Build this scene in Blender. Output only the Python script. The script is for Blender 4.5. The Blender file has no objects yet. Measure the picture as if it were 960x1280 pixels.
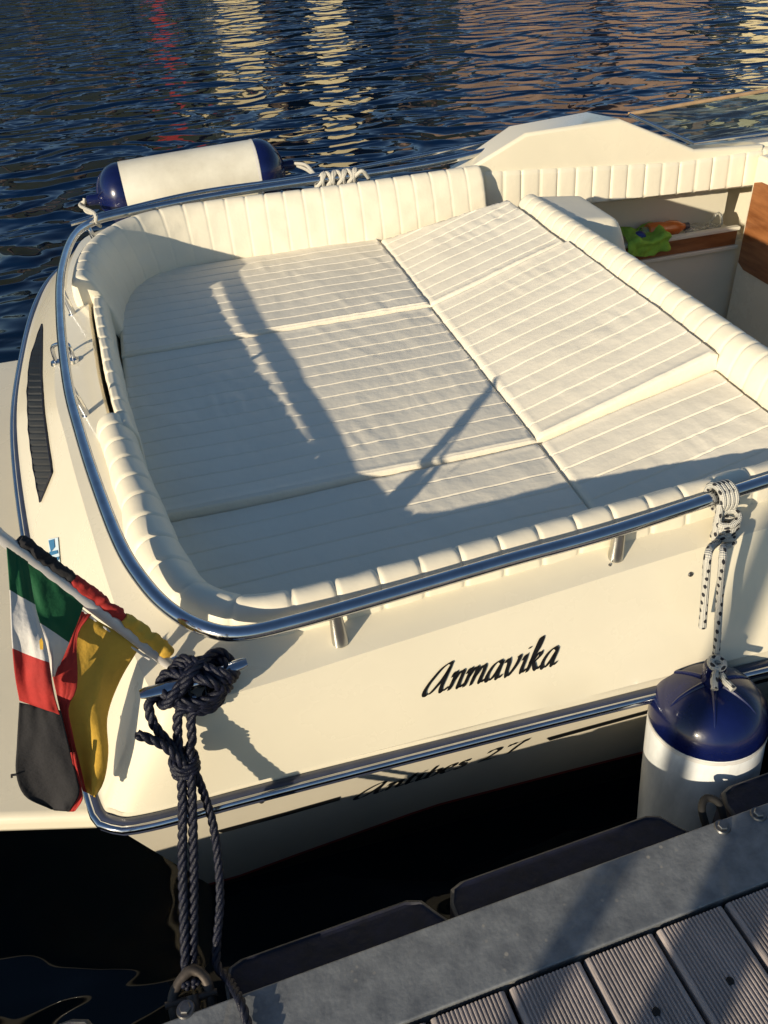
import bpy, bmesh, math, random
from math import sin, cos, pi, radians, sqrt, exp, floor
from mathutils import Vector, noise
from mathutils.bvhtree import BVHTree
random.seed(7)
V = Vector
scene = bpy.context.scene
COL = scene.collection

# ------------------------------------------------------------------ camera model (boat frame: x to the bow, y to the far side, z up, pads at 0)
FPX = 1075.5
PI_, RO, YA, YD = [radians(t) for t in (37.026, -3.900, 13.045, 16.239)]
_ex = V((cos(YA), sin(YA), 0)); _ey = V((-sin(YA), cos(YA), 0)); _ez = V((0, 0, 1))
_fw = V((0, cos(PI_), -sin(PI_))); _rt = V((1, 0, 0)); _up = _rt.cross(_fw)
_a = _rt * cos(RO) + _up * sin(RO); _b = _a.cross(_fw)
def _bf(v): return V((v.dot(_ex), v.dot(_ey), v.z))
CA, CB, CC = _bf(_a), _bf(_b), _bf(_fw)
CAM = V((0, 0, 1.15))
WATER = -0.85; DOCK = -0.24; DK = (1.15 - DOCK) / 1.5
def ray(u, v): return CA * (u - 480) - CB * (v - 640) + CC * FPX
def Z(u, v, z):
    d = ray(u, v); t = (z - CAM.z) / d.z; return CAM + d * t
def Y(u, v, y):
    d = ray(u, v); return CAM + d * (y / d.y)
def X(u, v, x):
    d = ray(u, v); return CAM + d * (x / d.x)
DA = YD - YA
DX = V((cos(DA), sin(DA), 0)); DY = V((-sin(DA), cos(DA), 0))
def dk(x, y, z): return DX * (x * DK) + DY * (y * DK) + V((0, 0, z))

# ------------------------------------------------------------------ materials
def mat(name, color, rough=.5, metal=0, noise_amt=0.0, noise_scale=8, bump=0.0, bump_scale=60, spec=.5, coat=0, color2=None,
        trans=0, ior=1.45, sss=0, stretch=(1, 1, 1), detail=6, sheen=0, rough_var=0.0):
    m = bpy.data.materials.new(name); m.use_nodes = True
    nt = m.node_tree; b = nt.nodes['Principled BSDF']; N = nt.nodes.new; Lk = nt.links.new
    b.inputs['Base Color'].default_value = (*color, 1); b.inputs['Roughness'].default_value = rough
    b.inputs['Metallic'].default_value = metal; b.inputs['Specular IOR Level'].default_value = spec
    b.inputs['Coat Weight'].default_value = coat; b.inputs['Coat Roughness'].default_value = .08
    b.inputs['Transmission Weight'].default_value = trans; b.inputs['IOR'].default_value = ior
    b.inputs['Sheen Weight'].default_value = sheen
    if sss: b.inputs['Subsurface Weight'].default_value = sss; b.inputs['Subsurface Radius'].default_value = (.01, .008, .005)
    tc = N('ShaderNodeTexCoord'); mp = N('ShaderNodeMapping'); mp.inputs['Scale'].default_value = stretch
    Lk(tc.outputs['Object'], mp.inputs['Vector'])
    if noise_amt or color2:
        n = N('ShaderNodeTexNoise'); n.inputs['Scale'].default_value = noise_scale; n.inputs['Detail'].default_value = detail
        n.inputs['Roughness'].default_value = .62
        Lk(mp.outputs[0], n.inputs['Vector'])
        r = N('ShaderNodeValToRGB'); c2 = color2 or tuple(max(0, c * (1 - noise_amt)) for c in color)
        r.color_ramp.elements[0].position = .35; r.color_ramp.elements[0].color = (*c2, 1)
        r.color_ramp.elements[1].position = .65; r.color_ramp.elements[1].color = (*color, 1)
        Lk(n.outputs['Fac'], r.inputs[0]); Lk(r.outputs[0], b.inputs['Base Color'])
        if rough_var:
            q = N('ShaderNodeMapRange'); q.inputs['To Min'].default_value = rough + rough_var; q.inputs['To Max'].default_value = rough - rough_var
            Lk(n.outputs['Fac'], q.inputs['Value']); Lk(q.outputs[0], b.inputs['Roughness'])
    if bump:
        n2 = N('ShaderNodeTexNoise'); n2.inputs['Scale'].default_value = bump_scale; n2.inputs['Detail'].default_value = 4
        Lk(mp.outputs[0], n2.inputs['Vector'])
        bp = N('ShaderNodeBump'); bp.inputs['Strength'].default_value = bump; bp.inputs['Distance'].default_value = .01
        Lk(n2.outputs['Fac'], bp.inputs['Height']); Lk(bp.outputs[0], b.inputs['Normal'])
    return m
MT = {}
MT['gel'] = mat('gelcoat_cream', (.86, .785, .60), .28, noise_amt=.06, noise_scale=2.6, bump=.02, bump_scale=9, coat=.6, rough_var=.10)
MT['gel2'] = mat('gelcoat_liner', (.76, .71, .56), .45, noise_amt=.07, noise_scale=3, bump=.03, bump_scale=30)
MT['vinyl'] = mat('cream_vinyl', (.88, .81, .655), .44, noise_amt=.10, noise_scale=5, bump=.16, bump_scale=45, spec=.4, color2=(.84, .77, .62))
MT['vinylroll'] = mat('cream_vinyl_roll', (.86, .785, .61), .42, noise_amt=.06, noise_scale=6, bump=.10, bump_scale=40, spec=.45)
MT['piping'] = mat('vinyl_piping', (.74, .70, .56), .5)
MT['steel'] = mat('polished_steel', (.62, .64, .68), .12, 1, bump=.03, bump_scale=30, noise_amt=.2, noise_scale=20, rough_var=.06)
MT['steel_dull'] = mat('weathered_steel', (.30, .29, .28), .4, 1, noise_amt=.4, noise_scale=60)
MT['steel_post'] = mat('satin_steel', (.55, .54, .50), .3, 1, noise_amt=.15, noise_scale=30)
MT['tanframe'] = mat('varnished_tan_trim', (.50, .33, .18), .35, noise_amt=.3, noise_scale=12)
MT['rust'] = mat('dull_rusty_steel', (.12, .10, .085), .6, .6, noise_amt=.5, noise_scale=50)
MT['strake'] = mat('rubbing_strake_rubber', (.05, .06, .10), .28, noise_amt=.3, noise_scale=12, coat=.3)
MT['dark'] = mat('black_gap', (.012, .011, .010), .8)
MT['black'] = mat('black_vinyl_film', (.010, .010, .011), .35, noise_amt=.2)
MT['red'] = mat('red_boot_line', (.40, .03, .02), .5, noise_amt=.3)
MT['anti'] = mat('black_antifouling', (.010, .012, .012), .8, noise_amt=.5, noise_scale=20)
MT['hull'] = mat('hull_gelcoat', (.82, .75, .59), .32, noise_amt=.10, noise_scale=3, coat=.2)
MT['navy'] = mat('navy_fender_vinyl', (.004, .009, .070), .25, noise_amt=.45, noise_scale=7, bump=.08, bump_scale=25, coat=.4)
MT['white'] = mat('white_fender_vinyl', (.78, .745, .62), .42, bump=.06, bump_scale=30, color2=(.62, .58, .47), noise_scale=5)
MT['scuff'] = mat('scuffed_fender_vinyl', (.86, .87, .84), .42, bump=.08, bump_scale=35, color2=(.50, .52, .51), noise_scale=9, stretch=(1, 1, .35))
MT['rope'] = mat('navy_polyester_rope', (.004, .006, .022), .5, noise_amt=.5, noise_scale=90, bump=.3, bump_scale=420)
MT['galv'] = mat('galvanised_steel', (.25, .26, .262), .45, .2, color2=(.145, .155, .165), noise_scale=26, bump=.12, bump_scale=120, rough_var=.12, detail=10)
MT['rubber'] = mat('navy_rubber', (.006, .008, .026), .6, noise_amt=.6, noise_scale=30, bump=.15, bump_scale=80)
MT['rubber_edge'] = mat('worn_rubber_edge', (.10, .095, .09), .7, noise_amt=.6, noise_scale=40)
MT['plank'] = mat('composite_plank', (.45, .385, .355), .66, color2=(.27, .235, .22), noise_scale=7, bump=.25, bump_scale=220, stretch=(3, .5, 3), detail=10)
MT['wood'] = mat('mahogany_veneer', (.36, .145, .05), .38, color2=(.20, .07, .022), noise_scale=5, bump=.05, bump_scale=90, stretch=(1, 1, 7), coat=.3)
MT['green'] = mat('lime_cloth', (.34, .62, .07), .9, noise_amt=.3, noise_scale=30, bump=.3, bump_scale=100)
MT['orange'] = mat('orange_plastic', (.75, .20, .04), .25, noise_amt=.2, coat=.3)
MT['blue'] = mat('blue_plastic', (.01, .03, .22), .3)
MT['clear'] = mat('clear_plastic', (.9, .92, .9), .12, trans=.85, ior=1.3, bump=.5, bump_scale=50)
MT['fgreen'] = mat('flag_green', (.006, .10, .035), .8, noise_amt=.2, noise_scale=20, bump=.12, bump_scale=150)
MT['fwhite'] = mat('flag_white', (.66, .63, .58), .8, noise_amt=.08, noise_scale=20, bump=.12, bump_scale=150)
MT['fred'] = mat('flag_red', (.42, .028, .022), .8, noise_amt=.2, noise_scale=20, bump=.12, bump_scale=150)
MT['fblack'] = mat('flag_black', (.022, .021, .023), .85, noise_amt=.25, noise_scale=20, bump=.15, bump_scale=150)
MT['fgold'] = mat('flag_gold', (.66, .40, .05), .8, noise_amt=.15, noise_scale=20, bump=.12, bump_scale=150)
MT['pole'] = mat('white_pole_paint', (.62, .60, .58), .3, noise_amt=.2, noise_scale=14, metal=.2)
MT['cream_wall'] = mat('cream_render', (.78, .66, .38), .8, noise_amt=.15, noise_scale=.3)
MT['stone_wall'] = mat('stone_facade', (.30, .20, .14), .85, noise_amt=.4, noise_scale=.4)
MT['red_wall'] = mat('red_awning', (.34, .03, .025), .8, noise_amt=.2)
MT['tile'] = mat('terracotta_roof', (.30, .12, .07), .85, noise_amt=.3, noise_scale=.6)
MT['window_dark'] = mat('window_dark_glass', (.03, .035, .04), .15)
MT['hill'] = mat('scrub_hillside', (.035, .045, .014), .95, color2=(.012, .020, .008), noise_scale=.12)
MT['leaf'] = mat('tree_foliage', (.045, .060, .018), .9, color2=(.015, .025, .008), noise_scale=.5)
MT['bark'] = mat('tree_bark', (.09, .065, .045), .9, noise_amt=.3)
MT['shadow_post_wood'] = mat('shadow_post_timber', (.16, .12, .08), .85, noise_amt=.4, noise_scale=6, stretch=(1, 1, .2))  # for the unseen posts added to cast shadow bands
MT['sticker'] = mat('pale_sticker', (.55, .66, .72), .5)
MT['stickerblue'] = mat('blue_sticker_ink', (.03, .16, .32), .5)

def glass_mat():
    m = bpy.data.materials.new('tinted_windscreen'); m.use_nodes = True; nt = m.node_tree; N = nt.nodes.new; Lk = nt.links.new
    out = nt.nodes['Material Output']; nt.nodes.remove(nt.nodes['Principled BSDF'])
    t = N('ShaderNodeBsdfTransparent'); t.inputs[0].default_value = (.46, .56, .58, 1); g = N('ShaderNodeBsdfGlossy'); g.inputs['Roughness'].default_value = .04
    g.inputs[0].default_value = (.8, .9, .95, 1); d = N('ShaderNodeBsdfDiffuse'); d.inputs[0].default_value = (.45, .55, .55, 1)
    f = N('ShaderNodeFresnel'); f.inputs[0].default_value = 1.3; m1 = N('ShaderNodeMixShader'); m2 = N('ShaderNodeMixShader')
    n = N('ShaderNodeTexNoise'); n.inputs['Scale'].default_value = 6; n.inputs['Detail'].default_value = 9; n.inputs['Distortion'].default_value = 2
    r = N('ShaderNodeMapRange'); r.inputs['From Min'].default_value = .5; r.inputs['From Max'].default_value = .8; r.inputs['To Max'].default_value = .34; r.inputs['To Min'].default_value = .03  # pale diffuse streaks painted in as reflections on the glass
    Lk(n.outputs['Fac'], r.inputs['Value']); Lk(f.outputs[0], m1.inputs[0]); Lk(t.outputs[0], m1.inputs[1]); Lk(g.outputs[0], m1.inputs[2])
    Lk(r.outputs[0], m2.inputs[0]); Lk(m1.outputs[0], m2.inputs[1]); Lk(d.outputs[0], m2.inputs[2]); Lk(m2.outputs[0], out.inputs[0])
    return m
MT['glass'] = glass_mat()

def fleck_rope_mat(name, base, fleck, thr, us, vs):
    m = bpy.data.materials.new(name); m.use_nodes = True; nt = m.node_tree; N = nt.nodes.new; Lk = nt.links.new
    b = nt.nodes['Principled BSDF']; b.inputs['Roughness'].default_value = .75
    uv = N('ShaderNodeUVMap'); sp = N('ShaderNodeSeparateXYZ'); Lk(uv.outputs[0], sp.inputs[0])
    def mth(op, a, bb=None):
        n = N('ShaderNodeMath'); n.operation = op
        for i, q in enumerate((a, bb)):
            if q is None: continue
            if isinstance(q, (int, float)): n.inputs[i].default_value = q
            else: Lk(q, n.inputs[i])
        return n.outputs[0]
    u = mth('MULTIPLY', sp.outputs[0], us); v = mth('MULTIPLY', sp.outputs[1], vs)    # u around 0..1, v metres along
    # two counter spirals of braid
    s1 = mth('SINE', mth('MULTIPLY', mth('ADD', u, v), 2 * pi)); s2 = mth('SINE', mth('MULTIPLY', mth('SUBTRACT', u, v), 2 * pi))
    hgt = mth('MULTIPLY', s1, s2)
    if fleck:
        fu = mth('ADD', mth('MULTIPLY', sp.outputs[0], 2), mth('MULTIPLY', sp.outputs[1], 22)); fv = mth('SUBTRACT', mth('MULTIPLY', sp.outputs[0], 1), mth('MULTIPLY', sp.outputs[1], 30))
        f = mth('MULTIPLY', mth('SINE', mth('MULTIPLY', fu, 2 * pi)), mth('SINE', mth('MULTIPLY', fv, 2 * pi)))
        g = mth('GREATER_THAN', f, thr)
        mx = N('ShaderNodeMix'); mx.data_type = 'RGBA'; mx.inputs[6].default_value = (*base, 1); mx.inputs[7].default_value = (*fleck, 1)
        Lk(g, mx.inputs[0]); Lk(mx.outputs[2], b.inputs['Base Color'])
    else: b.inputs['Base Color'].default_value = (*base, 1)
    bp = N('ShaderNodeBump'); bp.inputs['Strength'].default_value = .7; bp.inputs['Distance'].default_value = .0015
    Lk(hgt, bp.inputs['Height']); Lk(bp.outputs[0], b.inputs['Normal'])
    return m
MT['wrope'] = fleck_rope_mat('white_rope_with_black_fleck', (.56, .54, .47), (.02, .02, .025), .52, 6, 160)
MT['wrope2'] = fleck_rope_mat('plain_white_rope', (.66, .62, .52), None, .6, 6, 160)

def galv_extra(m):
    # pale stains and speckles on the galvanised edge beam
    nt = m.node_tree; b = nt.nodes['Principled BSDF']; N = nt.nodes.new; Lk = nt.links.new
    src = b.inputs['Base Color'].links[0].from_socket
    tc = N('ShaderNodeTexCoord')
    n = N('ShaderNodeTexNoise'); n.inputs['Scale'].default_value = 6.5; n.inputs['Detail'].default_value = 12; n.inputs['Distortion'].default_value = 1.5
    Lk(tc.outputs['Object'], n.inputs['Vector'])
    r = N('ShaderNodeMapRange'); r.inputs['From Min'].default_value = .60; r.inputs['From Max'].default_value = .80; Lk(n.outputs['Fac'], r.inputs['Value'])
    v = N('ShaderNodeTexVoronoi'); v.inputs['Scale'].default_value = 55; Lk(tc.outputs['Object'], v.inputs['Vector'])
    vr = N('ShaderNodeMapRange'); vr.inputs['From Min'].default_value = .22; vr.inputs['From Max'].default_value = .12; Lk(v.outputs['Distance'], vr.inputs['Value'])
    m1 = N('ShaderNodeMix'); m1.data_type = 'RGBA'; m1.inputs[7].default_value = (.27, .245, .20, 1)
    Lk(r.outputs[0], m1.inputs[0]); Lk(src, m1.inputs[6])
    m2 = N('ShaderNodeMix'); m2.data_type = 'RGBA'; m2.inputs[7].default_value = (.34, .32, .28, 1)
    mm = N('ShaderNodeMath'); mm.operation = 'MULTIPLY'; n3 = N('ShaderNodeTexNoise'); n3.inputs['Scale'].default_value = 9
    Lk(tc.outputs['Object'], n3.inputs['Vector']); r3 = N('ShaderNodeMapRange'); r3.inputs['From Min'].default_value = .52; r3.inputs['From Max'].default_value = .62
    Lk(n3.outputs['Fac'], r3.inputs['Value']); Lk(vr.outputs[0], mm.inputs[0]); Lk(r3.outputs[0], mm.inputs[1])
    Lk(mm.outputs[0], m2.inputs[0]); Lk(m1.outputs[2], m2.inputs[6]); Lk(m2.outputs[2], b.inputs['Base Color'])
galv_extra(MT['galv'])

# ------------------------------------------------------------------ mesh helpers
class MB:
    def __init__(s): s.v = []; s.f = []; s.mi = []; s.uv = {}
    def add(s, verts, faces, mi=0, uvs=None):
        o = len(s.v); s.v += [tuple(p) for p in verts]
        for k, f in enumerate(faces):
            if uvs: s.uv[len(s.f)] = uvs[k]
            s.f.append(tuple(o + i for i in f)); s.mi.append(mi)
    def grid(s, P, closed_u=False, closed_v=False, mi=0, flip=False, mif=None):
        nu, nv = len(P), len(P[0]); o = len(s.v)
        for row in P: s.v += [tuple(p) for p in row]
        for i in range(nu if closed_u else nu - 1):
            for j in range(nv if closed_v else nv - 1):
                a = o + i * nv + j; b = o + i * nv + (j + 1) % nv; c = o + ((i + 1) % nu) * nv + (j + 1) % nv; d = o + ((i + 1) % nu) * nv + j
                s.f.append((a, d, c, b) if flip else (a, b, c, d)); s.mi.append(mif(i, j) if mif else mi)
    def box(s, lo, hi, fr=None, mi=0):
        pts = [V((x, y, z)) for x in (lo[0], hi[0]) for y in (lo[1], hi[1]) for z in (lo[2], hi[2])]
        if fr: pts = [fr(*p) for p in pts]
        s.add(pts, [(0, 1, 3, 2), (4, 6, 7, 5), (0, 4, 5, 1), (2, 3, 7, 6), (0, 2, 6, 4), (1, 5, 7, 3)], mi)
    def tube(s, path, r, n=12, caps=True, mi=0, up=None):
        path = [V(p) for p in path]; R = r if callable(r) else (lambda t: r)
        fr = frames(path); o = len(s.v); L = 0; lens = [0]
        for i in range(1, len(path)): L += (path[i] - path[i - 1]).length; lens.append(L)
        for i, (p, (t, a, b)) in enumerate(zip(path, fr)):
            rr = R(i / (len(path) - 1))
            for k in range(n):
                q = 2 * pi * k / n; s.v.append(tuple(p + (a * cos(q) + b * sin(q)) * rr))
        for i in range(len(path) - 1):
            for k in range(n):
                k2 = (k + 1) % n
                s.uv[len(s.f)] = [(k / n, lens[i]), ((k + 1) / n, lens[i]), ((k + 1) / n, lens[i + 1]), (k / n, lens[i + 1])]
                s.f.append((o + i * n + k, o + i * n + k2, o + (i + 1) * n + k2, o + (i + 1) * n + k)); s.mi.append(mi)
        if caps:
            s.f.append(tuple(o + k for k in range(n))[::-1]); s.mi.append(mi)
            s.f.append(tuple(o + (len(path) - 1) * n + k for k in range(n))); s.mi.append(mi)
    def lathe(s, prof, origin, axis, n=48, mi=0, mif=None, wob=None):
        axis = V(axis).normalized(); a = axis.orthogonal().normalized(); b = axis.cross(a)
        P = []
        for i, (r, h) in enumerate(prof):
            P.append([V(origin) + axis * h + (a * cos(2 * pi * k / n) + b * sin(2 * pi * k / n)) * (r * (wob(2 * pi * k / n, i) if wob else 1)) for k in range(n)])
        s.grid(P, closed_v=True, mi=mi, mif=mif)
    def build(s, name, mats, parent=None, smooth=True, bevel=0, auto=40):
        me = bpy.data.meshes.new(name); me.from_pydata(s.v, [], s.f)
        for m in (mats if isinstance(mats, (list, tuple)) else [mats]): me.materials.append(m)
        me.polygons.foreach_set('material_index', s.mi)
        if s.uv:
            ul = me.uv_layers.new(name='UVMap')
            for p in me.polygons:
                if p.index in s.uv:
                    for li, uv in zip(p.loop_indices, s.uv[p.index]): ul.data[li].uv = uv
        bm = bmesh.new(); bm.from_mesh(me)
        bmesh.ops.recalc_face_normals(bm, faces=bm.faces[:]); bm.to_mesh(me); bm.free()
        if smooth:
            me.polygons.foreach_set('use_smooth', [True] * len(me.polygons))
            me.set_sharp_from_angle(angle=radians(auto))
        me.update()
        o = bpy.data.objects.new(name, me); COL.objects.link(o)
        if bevel:
            bv = o.modifiers.new('bevel', 'BEVEL'); bv.width = bevel; bv.segments = 3; bv.limit_method = 'ANGLE'; bv.angle_limit = radians(35)
        if parent: 
            o.parent = parent; o.matrix_parent_inverse = parent.matrix_basis.inverted()
        return o
def frames(path):
    n = len(path); T = []
    for i in range(n):
        t = path[min(i + 1, n - 1)] - path[max(i - 1, 0)]; T.append(t.normalized() if t.length > 1e-9 else V((0, 0, 1)))
    a = T[0].orthogonal().normalized(); out = []
    for t in T:
        a = (a - t * a.dot(t)); a = a.normalized() if a.length > 1e-6 else t.orthogonal().normalized()
        out.append((t, a, t.cross(a)))
    return out
def cr(pts, n=8, closed=False):
    pts = [V(p) for p in pts]; out = []; N = len(pts)
    g = (lambda i: pts[i % N]) if closed else (lambda i: pts[max(0, min(N - 1, i))] if 0 <= i < N else (pts[0] * 2 - pts[1] if i < 0 else pts[-1] * 2 - pts[-2]))
    for i in range(N if closed else N - 1):
        p0, p1, p2, p3 = g(i - 1), g(i), g(i + 1), g(i + 2)
        for k in range(n):
            t = k / n; out.append(.5 * ((2 * p1) + (p2 - p0) * t + (2 * p0 - 5 * p1 + 4 * p2 - p3) * t * t + (3 * p1 - p0 - 3 * p2 + p3) * t ** 3))
    if not closed: out.append(pts[-1])
    return out
def resample(path, ds):
    L = [0]
    for i in range(1, len(path)): L.append(L[-1] + (path[i] - path[i - 1]).length)
    n = max(2, int(L[-1] / ds)); out = []; j = 0
    for k in range(n + 1):
        s = L[-1] * k / n
        while j < len(L) - 2 and L[j + 1] < s: j += 1
        t = (s - L[j]) / max(1e-9, L[j + 1] - L[j]); out.append(path[j].lerp(path[j + 1], t))
    return out, L[-1]
def rope3(mb, path, r, lay=None, n=8, ds=.004):
    path, L = resample(cr(path, 10), ds); fr = frames(path); lay = lay or r * 6.5; step = L / (len(path) - 1)
    for st in range(3):
        pp = [p + (a * cos(2 * pi * (i * step / lay) + st * 2.094) + b * sin(2 * pi * (i * step / lay) + st * 2.094)) * r * .50 for i, (p, (t, a, b)) in enumerate(zip(path, fr))]
        mb.tube(pp, r * .56, n)
def empty(name, loc, label, cat, group=None):
    o = bpy.data.objects.new(name, None); COL.objects.link(o); o.location = loc; o.empty_display_size = .1
    o['label'] = label; o['category'] = cat
    if group: o['group'] = group
    return o
def tag(o, label, cat, group=None):
    o['label'] = label; o['category'] = cat
    if group: o['group'] = group
    return o
def struct(o): o['kind'] = 'structure'; return o
def nz(x, y, z=0, s=1): return noise.noise(V((x * s, y * s, z * s)))

# ================================================================== MOTORBOAT
boat = empty('motorboat', (1.2, 2.3, WATER), 'cream motorboat with quilted stern sunpad moored alongside the dock', 'boat')

# --- perimeter curves, matching control points: near side (bow to stern), near corner, stern, far corner, far side
S = [V((3.0, .93, -.2)), V((1.6, .965, -.2)), V((1.0, .985, -.2)), V((.5, .997, -.2)), V((-.03, 1.003, -.2)), V((-.24, 1.003, -.2)), V((-.305, 1.02, -.2)), V((-.335, 1.08, -.2)),
     V((-.389, 1.40, -.2)), V((-.483, 1.84, -.195)), V((-.556, 2.47, -.17)), V((-.56, 2.98, -.16)), V((-.525, 3.44, -.14)), V((-.44, 3.70, -.12)), V((-.30, 3.83, -.12)), V((0.1, 3.86, -.12)), V((.6, 3.87, -.12)), V((1.2, 3.84, -.12)), V((3.0, 3.50, -.10))]
F = [V((3.0, 1.10, .08)), V((1.6, 1.10, .07)), Z(960, 660, .065), Z(520, 796, .065), Z(340, 853, .065), Z(240, 878, .07), Z(195, 868, .075), Z(172, 828, .08),
     Z(144, 757, .08), Z(112, 655, .085), Z(84, 555, .09), Z(68, 475, .095), V((-.345, 2.75, .10)), V((-.33, 3.15, .10)), V((-.25, 3.40, .10)), V((.05, 3.50, .10)), V((.6, 3.53, .10)), V((1.2, 3.52, .11)), V((3.0, 3.35, .11))]
I = [V((3.0, 1.26, .12)), V((1.6, 1.22, .105)), V((1.0, 1.19, .10)), V((.45, 1.155, .10)), V((.06, 1.14, .10)), V((-.04, 1.17, .105)), V((-.09, 1.21, .11)), V((-.115, 1.27, .11)),
     V((-.15, 1.40, .11)), V((-.19, 1.72, .11)), V((-.232, 2.09, .115)), V((-.252, 2.42, .12)), V((-.262, 2.72, .12)), V((-.23, 3.05, .12)), V((-.14, 3.2, .12)), V((.05, 3.24, .12)), V((.6, 3.27, .12)), V((1.2, 3.30, .115)), V((3.0, 3.28, .12))]
n_ = 8
cS, cF, cI = cr(S, n_), cr(F, n_), cr(I, n_)
rows = []
for i in range(len(cS)):
    s_, f_, q_ = cS[i], cF[i], cI[i]
    inn = (q_ - f_); inn.z = 0; inn.normalize()
    r_ = []
    r_.append(q_ + V((0, 0, -.10 if (q_.x > 1.15 and q_.y > 2) else -.25))); r_.append(q_ + V((0, 0, -.012))); r_.append(q_.lerp(f_, .06)); r_.append(q_.lerp(f_, .3)); r_.append(q_.lerp(f_, .65)); r_.append(q_.lerp(f_, .93))
    r_.append(f_); 
    for t in (.05, .3, .6, .9): r_.append(f_.lerp(s_, t) - inn * .006 * sin(pi * t))
    r_.append(s_ + inn * .012 + V((0, 0, .012)))
    r_.append(s_ + inn * .012 + V((0, 0, -.03)))
    rows.append(r_)
mb = MB(); mb.grid(rows); deck = mb.build('deck_coaming', MT['gel'], boat, auto=25)
BV_side = BVHTree.FromPolygons([V(p) for p in mb.v], mb.f)
# closing liner under the pads
mb = MB(); mb.box((-.24, 1.2, -.30), (1.24, 3.26, -.10)); mb.build('sunpad_base', MT['gel2'], boat, smooth=False)
# --- lower hull
lrows = []
zs = [-.225, -.30, -.42, -.54, -.675, -.688, -.80, -1.0, -1.2]
for i in range(len(cS)):
    s_, f_, q_ = cS[i], cF[i], cI[i]
    tg = cS[min(i + 1, len(cS) - 1)] - cS[max(i - 1, 0)]; inn = V((tg.y, -tg.x, 0)).normalized()
    if inn.dot(V((1.6, 2.4, 0)) - V((s_.x, s_.y, 0))) < 0: inn = -inn
    r_ = [s_ + inn * .012 + V((0, 0, -.015))]
    zr = -.67 - .135 * max(0, min(1, (.34 - s_.x) / .48))
    for jz, z in enumerate(zs):
        if jz in (4, 5): z = zr - .017 * (jz - 4)
        if jz > 5: z = z - .05
        k = (-.2 - z); ins = .04 + .30 * k; xt = -.318 + .20 * max(0, -.3 - z)
        near = s_.y < 2.4
        yy = max(s_.y + (ins if s_.x > .05 else 0), (1.003 + ins) if s_.x <= .05 else -9) if near else min(s_.y - (ins if s_.x > .05 else 0), 3.84 - ins)
        r_.append(V((max(s_.x, xt), yy, z)))
    lrows.append(r_)
mb = MB(); mb.grid(lrows, mif=lambda i, j: 1 if j == 5 else (2 if j > 5 else 0))
hull = mb.build('hull', [MT['hull'], MT['red'], MT['anti']], boat, auto=35)
BV_low = BVHTree.FromPolygons([V(p) for p in mb.v], mb.f)
# --- rubbing strake: dark band with a stainless half-round
mb = MB(); sp, _ = resample(cS, .02)
mb.tube([p + V((0, 0, -.012)) for p in sp], .016, 14); st = mb.build('rubbing_strake', MT['strake'], boat)
mb = MB(); pr2 = []
for i, (p, (t, a, b)) in enumerate(zip(sp, frames(sp))):
    out = V((t.y, -t.x, 0)).normalized() * (1 if True else 1)
    c = V((1.2, 2.4, 0)); 
    if (p - c).dot(out) < 0: out = -out
    pr2.append(p + out * .012 + V((0, 0, -.004)))
mb.tube(pr2, .0075, 10); mb.build('strake_insert', MT['steel'], boat)
for k in range(0, 12):
    q = k * .105 - .16
    h = BV_side.ray_cast(V((q, .5, -.226)), V((0, 1, 0)))[0] or V((q, 1.0, -.226)); mb = MB()
    mb.lathe([(0, .004), (.004, .003), (.005, 0)], V((q, h.y - .001, -.226)), (0, -1, 0), 10); mb.build('strake_screw', MT['steel'], boat)

# --- rails
def railz(p): return p
RP = [V((3.2, 1.28, .20)), V((1.8, 1.21, .165)), Z(960, 601, .145), Z(770, 663, .14), Z(630, 702, .14), Z(480, 746, .14), Z(370, 777, .145), Z(300, 792, .15), Z(255, 785, .155), Z(213, 762, .16), Z(180, 728, .17), Z(150, 680, .18), Z(120, 603, .19),
      Z(100, 540, .195), Z(85, 480, .20), Z(76, 400, .20), Z(77, 340, .20), Z(92, 296, .20), Z(118, 277, .20), Z(160, 266, .20), Z(250, 248, .20), Z(350, 232, .20), Z(480, 214, .205), Z(560, 200, .21), Z(640, 181, .215)]
rp, _ = resample(cr(RP, 10), .015)
mb = MB(); mb.tube(rp, .0132, 18); rail = mb.build('stern_rail', MT['steel'], boat)
# second slim tube carrying on past the rail's far stern corner and along the far side
mb = MB(); mb.tube(cr([Z(88, 280, .205), Z(130, 268, .21), Z(250, 240, .21), Z(400, 218, .215), Z(620, 176, .22)], 10), .008, 10); mb.build('upper_guard_wire_tube', MT['steel'], boat)
def nearest_rail(p): return min(rp, key=lambda q: (q.x - p.x) ** 2 + (q.y - p.y) ** 2)
posts = [Z(770, 690, .088), Z(425, 798, .082), Z(90, 388, .118), Z(107, 514, .112), Z(215, 760, .1), V((-.23, 3.15, .115)), Z(128, 283, .15), V((.06, 3.3, .115)), V((.38, 3.32, .115)), V((1.35, 1.18, .09)), V((2.0, 1.2, .1)), V((.8, 3.35, .12))]
for i, f in enumerate(posts):
    if i == 4 or i == 6: continue
    top = nearest_rail(f); hh = BV_side.ray_cast(V((f.x, f.y, .5)), V((0, 0, -1)))[0]
    if hh is not None: f = V((f.x, f.y, hh.z - .003))
    thick = f.y < 1.3 and f.x > 0
    mb = MB(); mb.tube([f, f.lerp(top, .5), top], (lambda t: .0150 - .004 * t) if thick else (lambda t: .0095 - .001 * t), 18)
    if not thick: mb.lathe([(.0, .003), (.013, .003), (.014, 0)], f, (0, 0, 1), 18)
    mb.build('rail_post', MT['steel_post'] if thick else MT['steel'], rail)

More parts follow.
